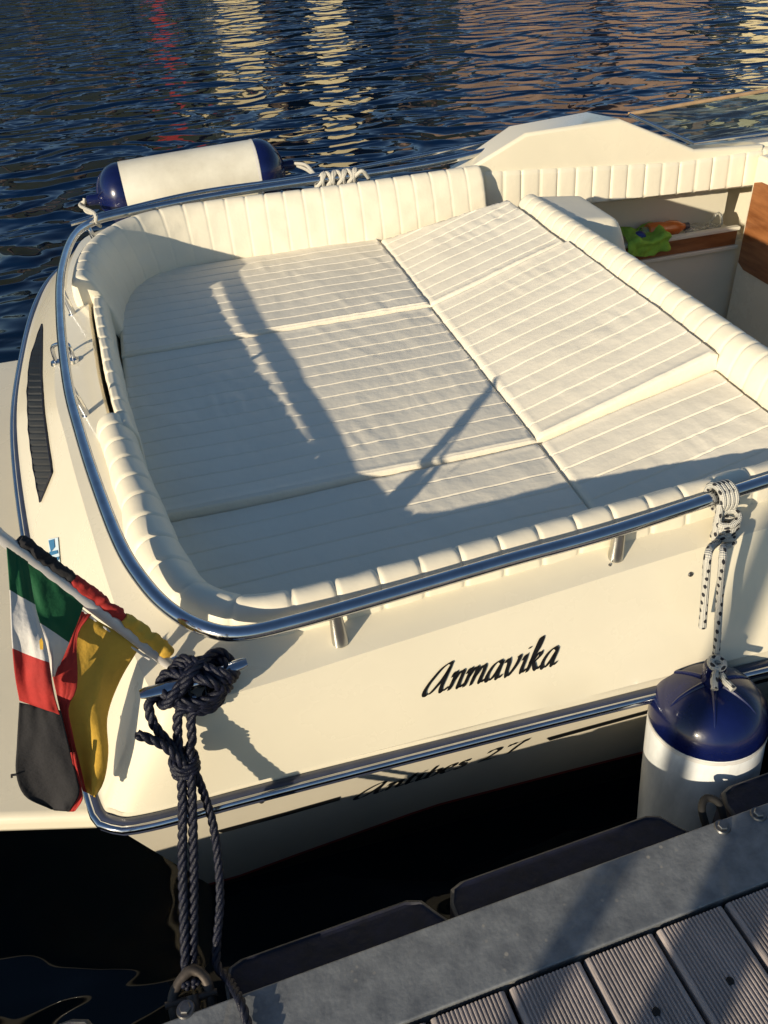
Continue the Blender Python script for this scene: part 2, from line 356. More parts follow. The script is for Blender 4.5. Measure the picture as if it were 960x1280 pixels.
# --- upholstery: swept pleated rolls
def sweep_roll(name, path, prof, pitch, ds=.0036, groove=.075, gw=.0038, puff=.018, parent=boat, phase=0.0, material=None, hf=None, endround=.02, capm=True, scalef=None, wf=None):
    pts, L = resample(cr(path, 12), ds); P = []; fr = []
    n = len(pts)
    cx = sum(p[0] for p in prof) / len(prof); cz = sum(p[1] for p in prof) / len(prof)
    pc = [(p.x, p.y) for p in cr([V((a, b, 0)) for a, b in prof], 5)]
    for i, p in enumerate(pts):
        t = (pts[min(i + 1, n - 1)] - pts[max(0, i - 1)]); t.z = 0; t.normalize(); nr = V((-t.y, t.x, 0))
        s = i * L / (n - 1); d = ((s + phase) / pitch) % 1.0; d = min(d, 1 - d) * pitch
        k = 1 - groove * exp(-(d / gw) ** 2) + puff * (1 - (1 - min(1, 2 * d / pitch)) ** 4)
        e = min(s, L - s); 
        if e < endround: k *= sqrt(max(0.0, 1 - (1 - e / endround) ** 2)) * .16 + .84
        sc = scalef(s / L) if scalef else 1; wd = wf(s, L) if wf else 1
        row = []
        for (a, b) in pc:
            w = .003 * nz(p.x * 14 + a * 20, p.y * 14, b * 30 + 3)
            hb = b * sc + (hf(p) if hf and b > .05 else 0)
            row.append(p + nr * ((cx + (a - cx) * k) * wd + w) + V((0, 0, (cz + (hb - cz) * k) + w * .6)))
        P.append(row)
    mb = MB(); mb.grid(P)
    if capm:
        o = len(mb.v); m = len(P[0])
        for r0, idx in ((P[0], 0), (P[-1], (n - 1) * m)):
            c = sum((q for q in r0), V((0, 0, 0))) / m; mb.v.append(tuple(c)); ci = len(mb.v) - 1
            for j in range(m - 1): mb.f.append((idx + j, idx + j + 1, ci)); mb.mi.append(0)
    return mb.build(name, material or MT['vinylroll'], parent, auto=60)
# near roll (path walks bow -> stern -> forward so that the inward normal is -(left))
near_path = [V((3.0, 1.36, 0)), V((1.6, 1.265, 0)), V((1.0, 1.222, 0)), V((.5, 1.185, 0)), V((.14, 1.163, 0)), V((.03, 1.17, 0)), V((-.045, 1.225, 0)), V((-.078, 1.32, 0)), V((-.105, 1.45, 0)), V((-.133, 1.62, 0)), V((-.158, 1.80, 0)), V((-.172, 1.90, 0))]
near_path = near_path[::-1]   # stern -> bow: left normal points inboard (+y on the near side)
roll_prof = [(.0, -.06), (.0, .02), (.0, .095), (-.006, .126), (-.026, .146), (-.046, .144), (-.060, .124), (-.064, .09), (-.062, .05)]
sweep_roll('near_side_bolster', near_path, roll_prof, .078, phase=.02, wf=lambda s, L: 1.28 if s < .35 else max(1.12, 1.28 + .25 * sin(min(1, (s - .35) / .45) * pi) - .28 * min(1, max(0, (s - .45) / .5))))
low_prof = [(.0, -.06), (.0, .0), (.0, .09), (-.010, .128), (-.026, .138), (-.040, .122), (-.042, .0)]
sweep_roll('low_stern_bolster', [V((-.205, 2.95, 0)), V((-.212, 2.65, 0)), V((-.200, 2.40, 0)), V((-.180, 2.10, 0)), V((-.155, 1.84, 0))], low_prof, .075)
back_prof = [(.0, -.05), (-.002, .03), (-.020, .10), (-.045, .165), (-.070, .196), (-.098, .198), (-.118, .172), (-.118, .10), (-.10, .0)]
far_path = [V((1.225, 3.15, 0)), V((.8, 3.14, 0)), V((.45, 3.15, 0)), V((.2, 3.165, 0)), V((.03, 3.15, 0)), V((-.08, 3.09, 0)), V((-.145, 2.98, 0)), V((-.178, 2.84, 0)), V((-.188, 2.66, 0))]
sweep_roll('far_backrest', far_path, back_prof, .071, groove=.034, puff=.006, gw=.0034, phase=.0)

# --- flat pads with channels along x
def pad(name, x0, x1, y0, y1_, zf, pitch=.0655, th=.09, wr=1.0, seed=0, rnd=.010, taper=None):
    nx = int((x1 - x0) / .010); ymax = y1_(x0) if callable(y1_) else y1_; P = []
    ys = {y0, ymax}
    for k in range(int((ymax - y0) / pitch) + 2):
        for o_ in (-.018, -.010, -.0062, -.0042, -.0028, -.0014, 0, .0014, .0028, .0042, .0062, .010, .018, pitch / 2):
            yy = ymax - k * pitch + o_
            if y0 < yy < ymax: ys.add(yy)
    for o_ in (.001, .003, .006, .010, .014): ys.add(y0 + o_); ys.add(ymax - o_)
    ys = sorted(ys)
    for i in range(nx + 1):
        row = []; x = x0 + (x1 - x0) * i / nx; yl = y1_(x) if callable(y1_) else y1_
        ex = min(x - x0, x1 - x)
        for yj in ys:
            y = min(yl, yj); ey = min(y - y0, yl - y)
            d = ((ymax - y) / pitch) % 1.0; d = min(d, 1 - d) * pitch
            h = .0017 * (1 - (1 - min(1, 2 * d / pitch)) ** 3) - .0022 * exp(-(d / .0018) ** 2) * min(1, ex / .02)
            h += .0006 * exp(-((d - .0040) / .0018) ** 2)
            e1 = min(ex, ey)
            if e1 < rnd: h -= rnd * (1 - sqrt(max(0, 1 - (1 - e1 / rnd) ** 2))) 
            pip = .0025 * exp(-((e1 - .012) / .003) ** 2); h += pip
            w = wr * (.0034 * nz(x * 5 + seed, y * 4) + .0009 * nz(x * 17 + seed, y * 9, 3) + .0026 * max(0, nz(x * 26 + y * 9 + seed, y * 6, 9)) * (1 if nz(x * 2.5 + seed, y * 2.5, 5) > .0 else .25))
            # fine puckers at right angles to the seams, strongest beside the stitching
            w += wr * .0046 * nz(x * 55 + seed + 8 * y, y * 10, 1) * max(0, nz(x * 4, y * 4, 7 + seed) + .15)
            w += .0007 * nz(x * 150, round((ymax - y) / pitch) * 3.1 + seed, 2) * exp(-(d / .007) ** 2)
            row.append(V((x, y, zf(x, y) + h + w)))
        P.append(row)
    # skirts
    top = P; full = []
    for i, row in enumerate(top):
        a, b = row[0], row[-1]
        full.append([V((a.x, a.y, a.z - th)), V((a.x, a.y - .003, a.z - th * .5))] + row + [V((b.x, b.y + .003, b.z - th * .5)), V((b.x, b.y, b.z - th))])
    f0 = [V((p.x - .002, p.y, p.z - th)) if 0 < k < len(full[0]) - 1 else V(p) for k, p in enumerate(full[0])]
    f1 = [V((p.x + .002, p.y, p.z - th)) if 0 < k < len(full[0]) - 1 else V(p) for k, p in enumerate(full[-1])]
    full = [f0] + full + [f1]
    mb = MB(); mb.grid(full); return mb.build(name, MT['vinyl'], boat, auto=50)
flat = lambda z: (lambda x, y: z)
pad('sunpad_cushion', -.20, .7785, 2.498, 3.16, flat(0.008), seed=1, rnd=.007)
pad('sunpad_cushion', -.20, .7785, 1.640, 2.491, lambda x, y: .0, seed=5, rnd=.007)
pad('sunpad_cushion', -.19, .7785, 1.17, 1.634, lambda x, y: -.018 + .014 * max(0, min(1, x / .7)), seed=9, rnd=.007)
def ramp(a): return lambda x, y: a * (x - .78) / .46
pad('lifted_sunpad_cushion', .778, 1.236, 2.492, lambda x: 3.13 - .16 * (x - .78) / .46, lambda x, y: .006 + ramp(.140)(x, y), seed=12, rnd=.008)
pad('lifted_sunpad_cushion', .778, 1.244, 1.640, 2.486, lambda x, y: .006 + ramp(.146)(x, y), seed=15, rnd=.009, th=.1)
pad('front_sunpad_cushion', .779, 1.240, 1.19, 1.634, lambda x, y: -.002 + ramp(.112)(x, y), seed=18, rnd=.008)

# --- bench backrest roll across the boat
mb = MB(); mb.box((1.262, 1.3, -.75), (1.33, 2.92, .08)); mb.build('bench_back_panel', MT['gel2'], boat, smooth=False)
broll_prof = [(.0, -.10), (.004, .06), (.0, .125), (-.016, .168), (-.045, .190), (-.074, .182), (-.094, .150), (-.098, .08), (-.094, -.10)]
def bzf(s): return 1
sweep_roll('bench_backrest_roll', [V((1.248, 1.24, 0)), V((1.246, 1.8, 0)), V((1.243, 2.4, 0)), V((1.240, 2.93, 0))], broll_prof, .058, groove=.035, puff=.012, hf=lambda p: -.020 * max(0, min(1, (p.y - 2.2) / .7)))
# end bolster where the roll meets the far side
P = []
for i in range(25):
    t = i / 24; x = 1.275 + .265 * t; row = []
    for j in range(25):
        s_ = j / 24; y = 2.585 + .38 * s_ - .0 * t
        # top surface falling away forward, rounded rim
        z = .166 - .030 * t - .10 * max(0, (t - .74) / .26) ** 2.4 - .05 * max(0, (s_ - .82) / .18) ** 2 - .11 * max(0, (.16 - s_) / .16) ** 2.2 
        xx = x - .045 * max(0, (.2 - s_) / .2) ** 2 * t
        row.append(V((xx, y, z)))
    row = [V((row[0].x - .004, row[0].y - .01, -.30)), V((row[0].x, row[0].y - .006, -.02))] + row
    P.append(row)
last = P[-1]; P.append([V((p.x + .022, p.y, min(p.z, -.02))) for p in last]); P.append([V((p.x + .022, p.y, -.32)) for p in last])
mb = MB(); mb.grid(P); mb.build('corner_bolster', MT['vinylroll'], boat, auto=55)

# --- cockpit liner
mb = MB()
mb.box((1.40, 1.35, -.80), (2.52, 3.6, -.76)); mb.build('cockpit_sole', MT['gel2'], boat, smooth=False)
mb = MB()
mb.box((1.40, 3.262, -.78), (2.485, 3.50, -.285)); mb.build('side_locker_front', MT['gel2'], boat, smooth=False, bevel=.006)
mb = MB(); mb.box((1.40, 3.275, -.285), (2.485, 3.50, -.262)); mb.build('locker_shelf', MT['gel2'], boat, smooth=False, bevel=.004)
mb = MB(); mb.box((1.40, 3.43, -.262), (2.485, 3.45, -.03)); mb.build('locker_back', MT['gel2'], boat, smooth=False)
mb = MB(); mb.box((1.62, 3.250, -.295), (2.44, 3.272, -.232)); mb.build('locker_fiddle_rail', MT['wood'], boat, smooth=False, bevel=.003)
mb = MB(); mb.box((1.60, 3.246, -.232), (2.45, 3.276, -.215)); mb.box((1.60, 3.242, -.315), (2.455, 3.272, -.297)); mb.build('locker_fiddle_trim', MT['gel2'], boat, smooth=False, bevel=.004)
mb = MB(); mb.box((1.62, 3.256, -.66), (2.44, 3.268, -.645)); mb.build('locker_seam_moulding', MT['gel2'], boat, smooth=False)
# ceiling of the locker (underside of quilted band)
mb = MB(); mb.box((1.25, 3.27, -.03), (2.485, 3.46, .0)); mb.build('locker_ceiling', MT['gel2'], boat, smooth=False)
# bulkhead facing aft
mb = MB()
bx0 = 2.452
mb.box((bx0, 1.25, -.80), (3.1, 3.235, .09)); mb.box((2.62, 3.2351, -.80), (3.1, 3.40, .06))
mb.build('cockpit_bulkhead', MT['gel'], boat, smooth=False, bevel=.015)
c = [X(944, 226, bx0 - .004), X(923, 328, bx0 - .004), X(960, 350, bx0 - .004)]
y1 = c[0].y; y0 = 2.2; zt = c[0].z - .0; zb = c[1].z
mb = MB(); m_ = [V((bx0 - .005, 3.212, -.018)), V((bx0 - .005, 3.215, -.365)), V((bx0 - .005, 3.17, -.385)), V((bx0 - .005, 2.3, -.385)), V((bx0 - .005, 2.3, -.005)), V((bx0 - .005, 3.17, -.005))]
mb.add(m_ + [p + V((.008, 0, 0)) for p in m_], [(0, 1, 2, 3, 4, 5), (11, 10, 9, 8, 7, 6)] + [(i, (i + 1) % 6, 6 + (i + 1) % 6, 6 + i) for i in range(6)])
mb.build('wood_panel', MT['wood'], boat, smooth=False)
# quilted band along the far cockpit side
P = []
nx = 260
for i in range(nx + 1):
    x = 1.205 + (2.60 - 1.205) * i / nx; d = (x / .078) % 1.0; d = min(d, 1 - d) * .078
    off = .003 * (1 - (1 - min(1, 2 * d / .078)) ** 4) - .004 * exp(-(d / .003) ** 2)
    zt = .178 - .075 * (x - 1.2) / .9 if x < 2.1 else .103; zt = max(zt, .103); zbm = -.005 - .045 * (x - 1.2) / 1.25
    row = []
    for j in range(13):
        t = j / 12; z = zbm + (zt - zbm) * t
        r0 = .018 * (1 - sqrt(max(0, 1 - (max(0, (abs(2 * t - 1) - .8) / .2)) ** 2)))
        row.append(V((x, 3.245 + .012 * t - off + r0, z)))
    row = [V((x, 3.29, zbm))] + row + [V((x, 3.30, zt))]
    P.append(row)
mb = MB(); mb.grid(P); mb.build('quilted_side_band', MT['vinylroll'], boat, auto=55)
# moulded windscreen base (fin)
fa = [Y(585, 207, 3.262), Y(658, 167, 3.262), Y(777, 149, 3.262), Y(868, 187, 3.262)]
fa[0] = V((1.195, 3.262, .19)); 
top_pts = [V((p.x, 3.262, p.z)) for p in fa]
bk = [V((1.13, 3.46, .12)), V((1.40, 3.40, .288)), V((1.72, 3.40, .305)), V((2.20, 3.36, .13))]
base = [V((1.195, 3.262, .05)), V((2.30, 3.262, .05))]; bbase = [V((1.13, 3.48, .05)), V((2.30, 3.38, .05))]
mb = MB()
fv = [base[0]] + top_pts + [V((2.50, 3.262, .118)), V((2.50, 3.262, .05))]
bvv = [bbase[0]] + bk + [V((2.50, 3.34, .115)), V((2.5, 3.35, .05))]
n = len(fv); mb.add(fv + bvv, [tuple(range(n)), tuple(range(2 * n - 1, n - 1, -1))] + [(i, (i + 1) % n, n + (i + 1) % n, n + i) for i in range(n)])
mb.build('windscreen_base', MT['gel'], boat, smooth=True, bevel=.012, auto=30)
# side windscreen
g0, g1 = V((2.175, 3.262 + .03, .155)), V((1.90, 3.262 + .09, .285))
gt = Y(960, 116, 3.40); gdir = (gt - g1)
g2 = g1 + gdir * 2.2; g3 = V((3.6, 3.29, .16))
P = [[g0.lerp(g1, t) for t in (0, .33, .66, 1)], [g0.lerp(g3, .3).lerp(g1.lerp(g2, .3), t) for t in (0, .33, .66, 1)], [g3.lerp(g2, t) for t in (0, .33, .66, 1)]]
mb = MB(); mb.grid(P); pass
ws = mb.build('windscreen', MT['glass'], boat)
mb = MB(); mb.tube([g0, g1], .008, 10); mb.build('windscreen_side_frame', MT['steel'], ws)
mb = MB(); mb.tube([g1, g1.lerp(g2, .5) + V((0, 0, .012)), g2], .0075, 12); mb.build('windscreen_top_frame', MT['tanframe'], ws)
mb = MB(); mb.tube([g0, g3], .007, 10); mb.build('windscreen_base_gasket', MT['steel'], ws)

# --- grille on the stern side, its mesh slots
gp = [(53, 405), (46, 425), (37, 450), (35, 490), (36, 540), (42, 585), (50, 627), (58, 612), (67, 590), (62, 560), (55, 515), (52, 470)]
def cast(u, v, bv, off=.0): 
    d = ray(u, v).normalized(); h = bv.ray_cast(CAM, d); 
    if h[0] is None: return None
    n = h[1]; n = n if n.dot(d) < 0 else -n
    return h[0] + n * off
def gx(v):
    lo = [(405, 53), (425, 46), (450, 38), (490, 35), (540, 37), (585, 43), (627, 51)]; hi = [(405, 53.5), (470, 53), (515, 56), (560, 62), (590, 67), (612, 58), (627, 51.5)]
    def it(t):
        for (a, x), (b, y) in zip(t, t[1:]):
            if a <= v <= b: return x + (y - x) * (v - a) / (b - a)
        return t[-1][1]
    return it(lo), it(hi)
P = []; edgeL = []; edgeR = []
for k in range(112):
    v = 405.5 + k * 2; a_, b_ = gx(v); row = [cast(a_ + (b_ - a_) * t, v, BV_side, .0035 - .0016 * (k % 4 == 0)) for t in (0, .2, .4, .6, .8, 1)]
    if all(row): P.append(row); edgeL.append(row[0]); edgeR.append(row[-1])
mb = MB(); mb.grid(P); gr = mb.build('engine_air_grille', MT['black'], boat, smooth=False)
rim = [p for k, p in enumerate(edgeL) if k % 6 == 0] + [p for k, p in enumerate(edgeR[::-1]) if k % 6 == 0]
mb = MB(); mb.tube(rim + [rim[0]], .0022, 8); mb.build('grille_frame', MT['rubber'], gr)
# --- sticker
sk = [cast(u, v, BV_side, .003) for u, v in ((62, 674), (74, 672), (77, 706), (65, 708))]
if all(sk):
    mb = MB(); mb.add(sk, [(0, 1, 2, 3)]); sto = mb.build('round_sticker', MT['sticker'], boat, smooth=False)
    mb = MB()
    for poly_ in (((63, 676), (70, 674), (71, 684), (66, 690)), ((64, 690), (74, 688), (75, 692), (65, 695)), ((66, 698), (76, 696), (76, 700), (67, 703))):
        q = [cast(u, v, BV_side, .0045) for u, v in poly_]
        if all(q): mb.add(q, [(0, 1, 2, 3)])
    mb.build('sticker_print', MT['stickerblue'], sto, smooth=False)
# --- fairlead eye on the stern deck
e0, e1 = Z(70, 452, .10), Z(92, 449, .115)
for q in (0,):
    mb = MB(); up = V((0, 0, .048)); mb.tube(cr([e0 - V((0, 0, .01)), e0 + up * .7, e0.lerp(e1, .2) + up, e0.lerp(e1, .8) + up, e1 + up * .7, e1 - V((0, 0, .015))], 8), .0055, 10)
    for e in (e0, e1): mb.lathe([(0, .003), (.014, .003), (.016, -.006)], e - V((0, 0, .002)), (0, 0, 1), 18)
    mb.build('deck_eye', MT['steel'], boat)

# --- swim platform
mb = MB(); pz = -.40
pa, pb_ = Z(130, 1029, pz), Z(0, 1045, pz); pf = Z(5, 451, pz)
P = [V((-.30, pa.y, pz)), pa + (Z(0, 1031, pz) - pa) * 4, V((-1.5, pf.y, pz)), V((-.40, pf.y, pz))]
mb.add(P + [p + V((0, 0, -.055)) for p in P], [(0, 1, 2, 3), (7, 6, 5, 4), (0, 4, 5, 1), (1, 5, 6, 2), (2, 6, 7, 3), (3, 7, 4, 0)])
mb.build('swim_platform', MT['gel'], boat, smooth=True, bevel=.018, auto=40)

# --- small fittings on the hull side
for (u, v, bv, r) in ((863, 718, BV_side, .0055), (762, 706, BV_side, .003), (699, 900, BV_low, .007), (327, 1001, BV_low, .007)):
    p = cast(u, v, bv)
    if p is None: p = Y(u, v, 1.02)
    mb = MB(); mb.lathe([(0, .003), (r * .7, .003), (r, 0)], p, (0, -1, .2), 12)
    if bv is BV_low: mb.lathe([(0, .003), (r * .6, .003), (r * .7, 0)], p + V((.012, 0, .006)), (0, -1, .2), 12)
    mb.build('drain_fitting', MT['steel_dull'], boat)

# --- black stripe on the lower hull
def onhull(bv, x, z, off=.002):
    h = bv.ray_cast(V((x, .2, z)), V((0, 1, 0)))
    if h[0] is None: return None
    n = h[1]; n = n if n.y < 0 else -n
    return h[0] + n * off
for xa, xb in ((-.15, .118), (.586, 2.8)):
    P = []; k = int((xb - xa) / .02)
    for i in range(k + 1):
        x = xa + (xb - xa) * i / k; sl = .012 if i == 0 else 0
        zc = -.463 + .075 * max(0, x); a = onhull(BV_low, x, zc + .010); b = onhull(BV_low, x + sl, zc - .010)
        if a and b: P.append([a, b])
    mb = MB(); mb.grid(P); mb.build('hull_stripe', MT['black'], boat)

# --- lettering drawn as pen strokes and laid on the hull
G = {
 'A': ([[(1.30, 1.42), (1.12, 1.50), (.72, 1.30), (.30, .80), (.06, .32), (.12, .04), (.40, .06), (.78, .48), (1.12, 1.05), (1.26, 1.45)], [(1.26, 1.45), (1.12, .90), (1.02, .35), (1.06, .06), (1.22, .04), (1.42, .22)]], 1.50),
 'n': ([[(.02, .70), (.16, .95), (.20, .80), (.12, .30), (.06, .0)], [(.10, .30), (.32, .74), (.52, .94), (.64, .84), (.58, .40), (.56, .10), (.68, .03), (.86, .2)]], .88),
 'm': ([[(.02, .70), (.16, .95), (.20, .80), (.12, .30), (.06, .0)], [(.10, .30), (.30, .74), (.48, .94), (.60, .84), (.54, .40), (.48, .0)], [(.52, .30), (.74, .74), (.92, .94), (1.06, .84), (1.0, .40), (.98, .10), (1.10, .03), (1.28, .2)]], 1.30),
 'a': ([[(.80, .82), (.62, .96), (.30, .80), (.08, .38), (.12, .06), (.32, .04), (.58, .36), (.78, .86)], [(.82, .92), (.74, .50), (.70, .12), (.82, .03), (1.0, .2)]], 1.02),
 'v': ([[(.0, .78), (.13, .96), (.23, .72), (.24, .28), (.34, .02), (.52, .16), (.74, .55), (.84, .92), (.72, .99)]], 1.04),
 'i': ([[(.04, .70), (.20, .95), (.20, .70), (.14, .25), (.22, .03), (.42, .2)], [(.28, 1.22), (.34, 1.30)]], .46),
 'k': ([[(.10, .50), (.40, 1.10), (.52, 1.55), (.40, 1.62), (.28, 1.20), (.16, .50), (.08, .0)], [(.14, .36), (.42, .78), (.64, .92), (.66, .72), (.40, .50), (.22, .44)], [(.34, .48), (.52, .14), (.68, .03), (.86, .2)]], .90),
 't': ([[(.34, 1.36), (.24, .90), (.14, .30), (.22, .03), (.44, .2)], [(.04, .96), (.28, .98), (.50, 1.0)]], .50),
 'b': ([[(.34, 1.50), (.24, 1.0), (.14, .40), (.10, .10), (.30, .02), (.56, .22), (.66, .60), (.58, .86), (.36, .80), (.20, .56)]], .76),
 'e': ([[(.14, .44), (.40, .54), (.60, .74), (.52, .95), (.30, .86), (.10, .50), (.12, .14), (.30, .02), (.62, .2)]], .66),
 's': ([[(.60, .80), (.50, .96), (.28, .90), (.26, .66), (.46, .46), (.46, .16), (.24, .02), (.06, .16)]], .70),
 '2': ([[(.16, 1.10), (.30, 1.36), (.60, 1.36), (.70, 1.10), (.50, .66), (.20, .26), (.02, .04), (.30, .10), (.56, .02), (.78, .12)]], .95),
 '7': ([[(.20, 1.16), (.26, 1.38), (.50, 1.32), (.90, 1.40), (.66, .80), (.42, .0)]], .85),
 "'": ([[(.20, 1.50), (.14, 1.24)]], .4), ' ': ([], .6)}
def lettering(name, text, x0, z0, x1, z1, hgt, bv, shear=.32, wide=.20, parent=boat, down=1.0, stretch=1.0):
    tot = sum(G[c][1] for c in text); k = (V((x1, z1, 0)) - V((x0, z0, 0))); L = k.length; d = k.normalized(); up = V((-d.y, d.x, 0)); sx = L / tot
    mb = MB(); cx = 0; nib = V((.90, .30, 0)) * wide / 2
    for ch in text:
        strokes, adv = G[ch]
        for st_ in strokes:
            pts = cr([V((a, b, 0)) for a, b in st_], 7); row = []
            for i, p in enumerate(pts):
                taper = .7 + .3 * min(1, min(i, len(pts) - 1 - i) / 4)
                q = []
                for s_ in (-1, 1):
                    tg = (pts[min(i + 1, len(pts) - 1)] - pts[max(i - 1, 0)]).normalized(); w = p + (nib + V((-tg.y, tg.x, 0)) * .034 * (1 if V((-tg.y, tg.x, 0)).dot(nib) > 0 else -1)) * s_ * taper; lx = (cx + w.x) * sx + shear * w.y * hgt; ly = w.y * hgt
                    pos = V((x0, z0, 0)) + d * lx + up * ly; h = onhull(bv, pos.x, pos.y, .0022)
                    if h is None: h = V((pos.x, 1.0, pos.y))
                    q.append(h)
                row.append(q)
            mb.grid(row)
        cx += adv
    return mb.build(name, MT['black'], parent, smooth=False)
ta = cast(527, 870, BV_side); tb = cast(694, 831, BV_side)
nm = lettering('boat_name_lettering', 'Anmavika', ta.x, ta.z, tb.x, tb.z, .0400, BV_side, shear=.30, wide=.19)
ta = cast(442, 999, BV_low) or V((.12, 1.05, -.37)); tb = cast(655, 935, BV_low) or V((.5, 1.05, -.35))
lettering('model_lettering', "Antibes 27'", ta.x, ta.z, tb.x, tb.z, .036, BV_low)
print('TEXT', ta, tb)

# --- cleat
ct0, ct1 = Z(176, 871, .115), Z(309, 830, .115); cm = ct0.lerp(ct1, .5)
cd = (ct1 - ct0); CL = cd.length; cd.normalize(); cn = V((-cd.y, cd.x, 0))
mb = MB(); P = []
for i in range(21):
    t = i / 20; s_ = abs(2 * t - 1); w = .0125 * (1 - .25 * s_) + .002; h = .0095 * (1 - .35 * s_); 
    if t in (0, 1): w *= .8; h *= .7
    c = ct0 + cd * CL * t + V((0, 0, .006 * s_ ** 2))
    P.append([c + cn * w * cos(q) + V((0, 0, h * sin(q))) for q in [2 * pi * k / 14 for k in range(14)]])
mb.grid(P, closed_v=True); mb.add(P[0], [tuple(range(14))]); mb.add(P[-1], [tuple(range(14))])
for s_ in (-.022, .022):
    f = cm + cd * s_; hh = BV_side.ray_cast(V((f.x, f.y, .3)), V((0, 0, -1)))[0]; zb = (hh.z if hh else .07) - .004
    mb.tube([V((f.x, f.y, zb)), V((f.x, f.y, .112))], .011, 14); mb.lathe([(0, .006), (.018, .006), (.021, 0)], V((f.x, f.y, zb + .002)), (0, 0, 1), 16)
mb.build('mooring_cleat', MT['steel'], boat, auto=50)
# staff socket
s0 = Z(218, 833, .085)
mb = MB(); mb.tube([s0 + V((.012, 0, -.03)), s0 + V((-.0, 0, .01))], .013, 16); mb.lathe([(0, .005), (.022, .005), (.025, 0)], V((s0.x + .01, s0.y, .078)), (0, 0, 1), 20); mb.build('staff_socket', MT['steel'], boat)

# ================================================================== FLAG STAFF AND FLAGS
pbase = Y(222, 838, 1.075); ptop_v = Y(-2, 669, 1.095); pd = (ptop_v - pbase).normalized(); pl = (ptop_v - pbase).length
pole_end = pbase + pd * (pl + .005)
staff = MB(); staff.tube([pbase, pbase + pd * .05, pole_end], lambda t: .0096, 18)
staff.lathe([(0, .014), (.008, .012), (.011, 0), (.008, -.01)], pole_end, pd, 16)
so = staff.build('flagstaff', MT['pole'], None); tag(so, 'slanting silver flagstaff socketed beside the stern cleat', 'flagstaff')
def mesh_cloth(name, left, right, n=24, m=26, depth=.0, amp=.012, waves=3, seed=0, yf=None, mats=None, mif=None, parent=None, mid=None, sw=0.0):
    # surface ruled between two edge curves given in picture coordinates plus an own depth, then folded
    L = cr([V((*p[:2], p[2])) for p in left], 10); R_ = cr([V((*p[:2], p[2])) for p in right], 10)
    L, _ = resample(L, _len(L) / n); R_, _ = resample(R_, _len(R_) / n); P = []
    for i in range(n + 1):
        row = []
        for j in range(m + 1):
            t = j / m; q = L[i].lerp(R_[i], t)
            y = q.z + amp * sin(t * pi * waves + seed + 1.2 * nz(i / n * 2, seed)) * min(1, .15 + i / n) + .0022 * nz(t * 5, i / n * 5, seed)
            row.append(Y(q.x, q.y, y))
        P.append(row)
    mb = MB(); mb.grid(P, mif=mif)
    o = mb.build(name, mats, parent, auto=180); sm = o.modifiers.new('thick', 'SOLIDIFY'); sm.thickness = .0012
    return o
def _len(L): return sum((L[i + 1] - L[i]).length for i in range(len(L) - 1))
# tricolour of black, red and gold: hoist bunched along the staff, fly hanging below
mfl = empty('flag', pbase, 'black red and gold flag bunched on the staff and hanging down', 'flag')
# sleeve (tube of gathered cloth lying on top of the staff)
def sleeve(t0, t1, m, nm, r=.015):
    a = pbase + pd * pl * t0; b = pbase + pd * pl * t1; mb = MB(); k = 36; P = []
    upv = V((0, .0, 1)); upv = (upv - pd * upv.dot(pd)).normalized(); sv = pd.cross(upv)
    for i in range(k + 1):
        c = a.lerp(b, i / k) + upv * .0115 + V((0, .007, 0)); e = min(i, k - i) / 3
        P.append([c + (upv * cos(q) * 1.15 + sv * sin(q)) * (r + .0042 * nz(i * .22 + t0 * 40, cos(q) * 1.2, sin(q) * 1.2) + .0010 * sin(i * .9 + q * 2 + 3 * nz(i * .3, t0))) * min(1, .75 + .25 * e) for q in [2 * pi * z_ / 18 for z_ in range(18)]])
    mb.grid(P, closed_v=True); mb.add(P[0], [tuple(range(18))]); mb.add(P[-1], [tuple(range(18))]); return mb.build(nm, m, mfl, auto=180)
sleeve(.085, .375, MT['fgold'], 'gold_sleeve', .0125); sleeve(.375, .66, MT['fred'], 'red_sleeve', .0095); sleeve(.66, .93, MT['fblack'], 'black_sleeve', .0095)
ypt, ylow = 1.055, .985
mesh_cloth('gold_panel', [(108, 768, 1.08), (93, 800, 1.06), (92, 860, 1.02), (80, 884, 1.01), (88, 930, 1.0), (104, 985, .992), (117, 994, .99)], [(176, 806, 1.078), (150, 850, 1.055), (134, 895, 1.02), (135, 940, 1.0), (130, 975, .99), (119, 997, .988)], amp=.006, waves=2.2, seed=.5, mats=[MT['fgold']], parent=mfl)
mesh_cloth('red_panel', [(92, 761, 1.082), (84, 800, 1.055), (66, 834, 1.015), (70, 865, 1.006), (78, 900, 1.0), (92, 950, .993), (103, 988, .988)], [(114, 768, 1.08), (97, 796, 1.055), (96, 858, 1.015), (85, 884, 1.004), (90, 915, .998), (100, 955, .991), (108, 990, .986)], amp=.004, waves=1.3, seed=1.4, mats=[MT['fred']], parent=mfl)
mesh_cloth('black_panel', [(24, 878, .985), (21, 930, .98), (20, 968, .975), (32, 996, .972), (64, 1012, .97)], [(76, 888, .985), (86, 930, .980), (96, 970, .974), (99, 992, .970), (86, 1014, .968)], amp=.006, waves=1.8, seed=.2, mats=[MT['fblack']], parent=mfl)
mesh_cloth('red_fly', [(88, 940, .974), (94, 975, .971), (92, 998, .968), (84, 1014, .966)], [(93, 940, .975), (102, 985, .971), (103, 1000, .968), (94, 1014, .966)], amp=.002, waves=1, seed=.2, m=6, mats=[MT['fred']], parent=mfl)
mb = MB(); mb.tube([Y(22, 968, .972), Y(14, 969, .972), Y(15, 972, .970)], .002, 6); mb.build('flag_toggle', MT['fblack'], mfl)
ifl = empty('flag', pbase + V((-.1, 0, .1)), 'green white and red flag with small crest drooping below the staff top', 'flag')
def tri_if(n): return lambda i, j: 0 if i < n * .36 else (1 if i < n * .70 else 2)
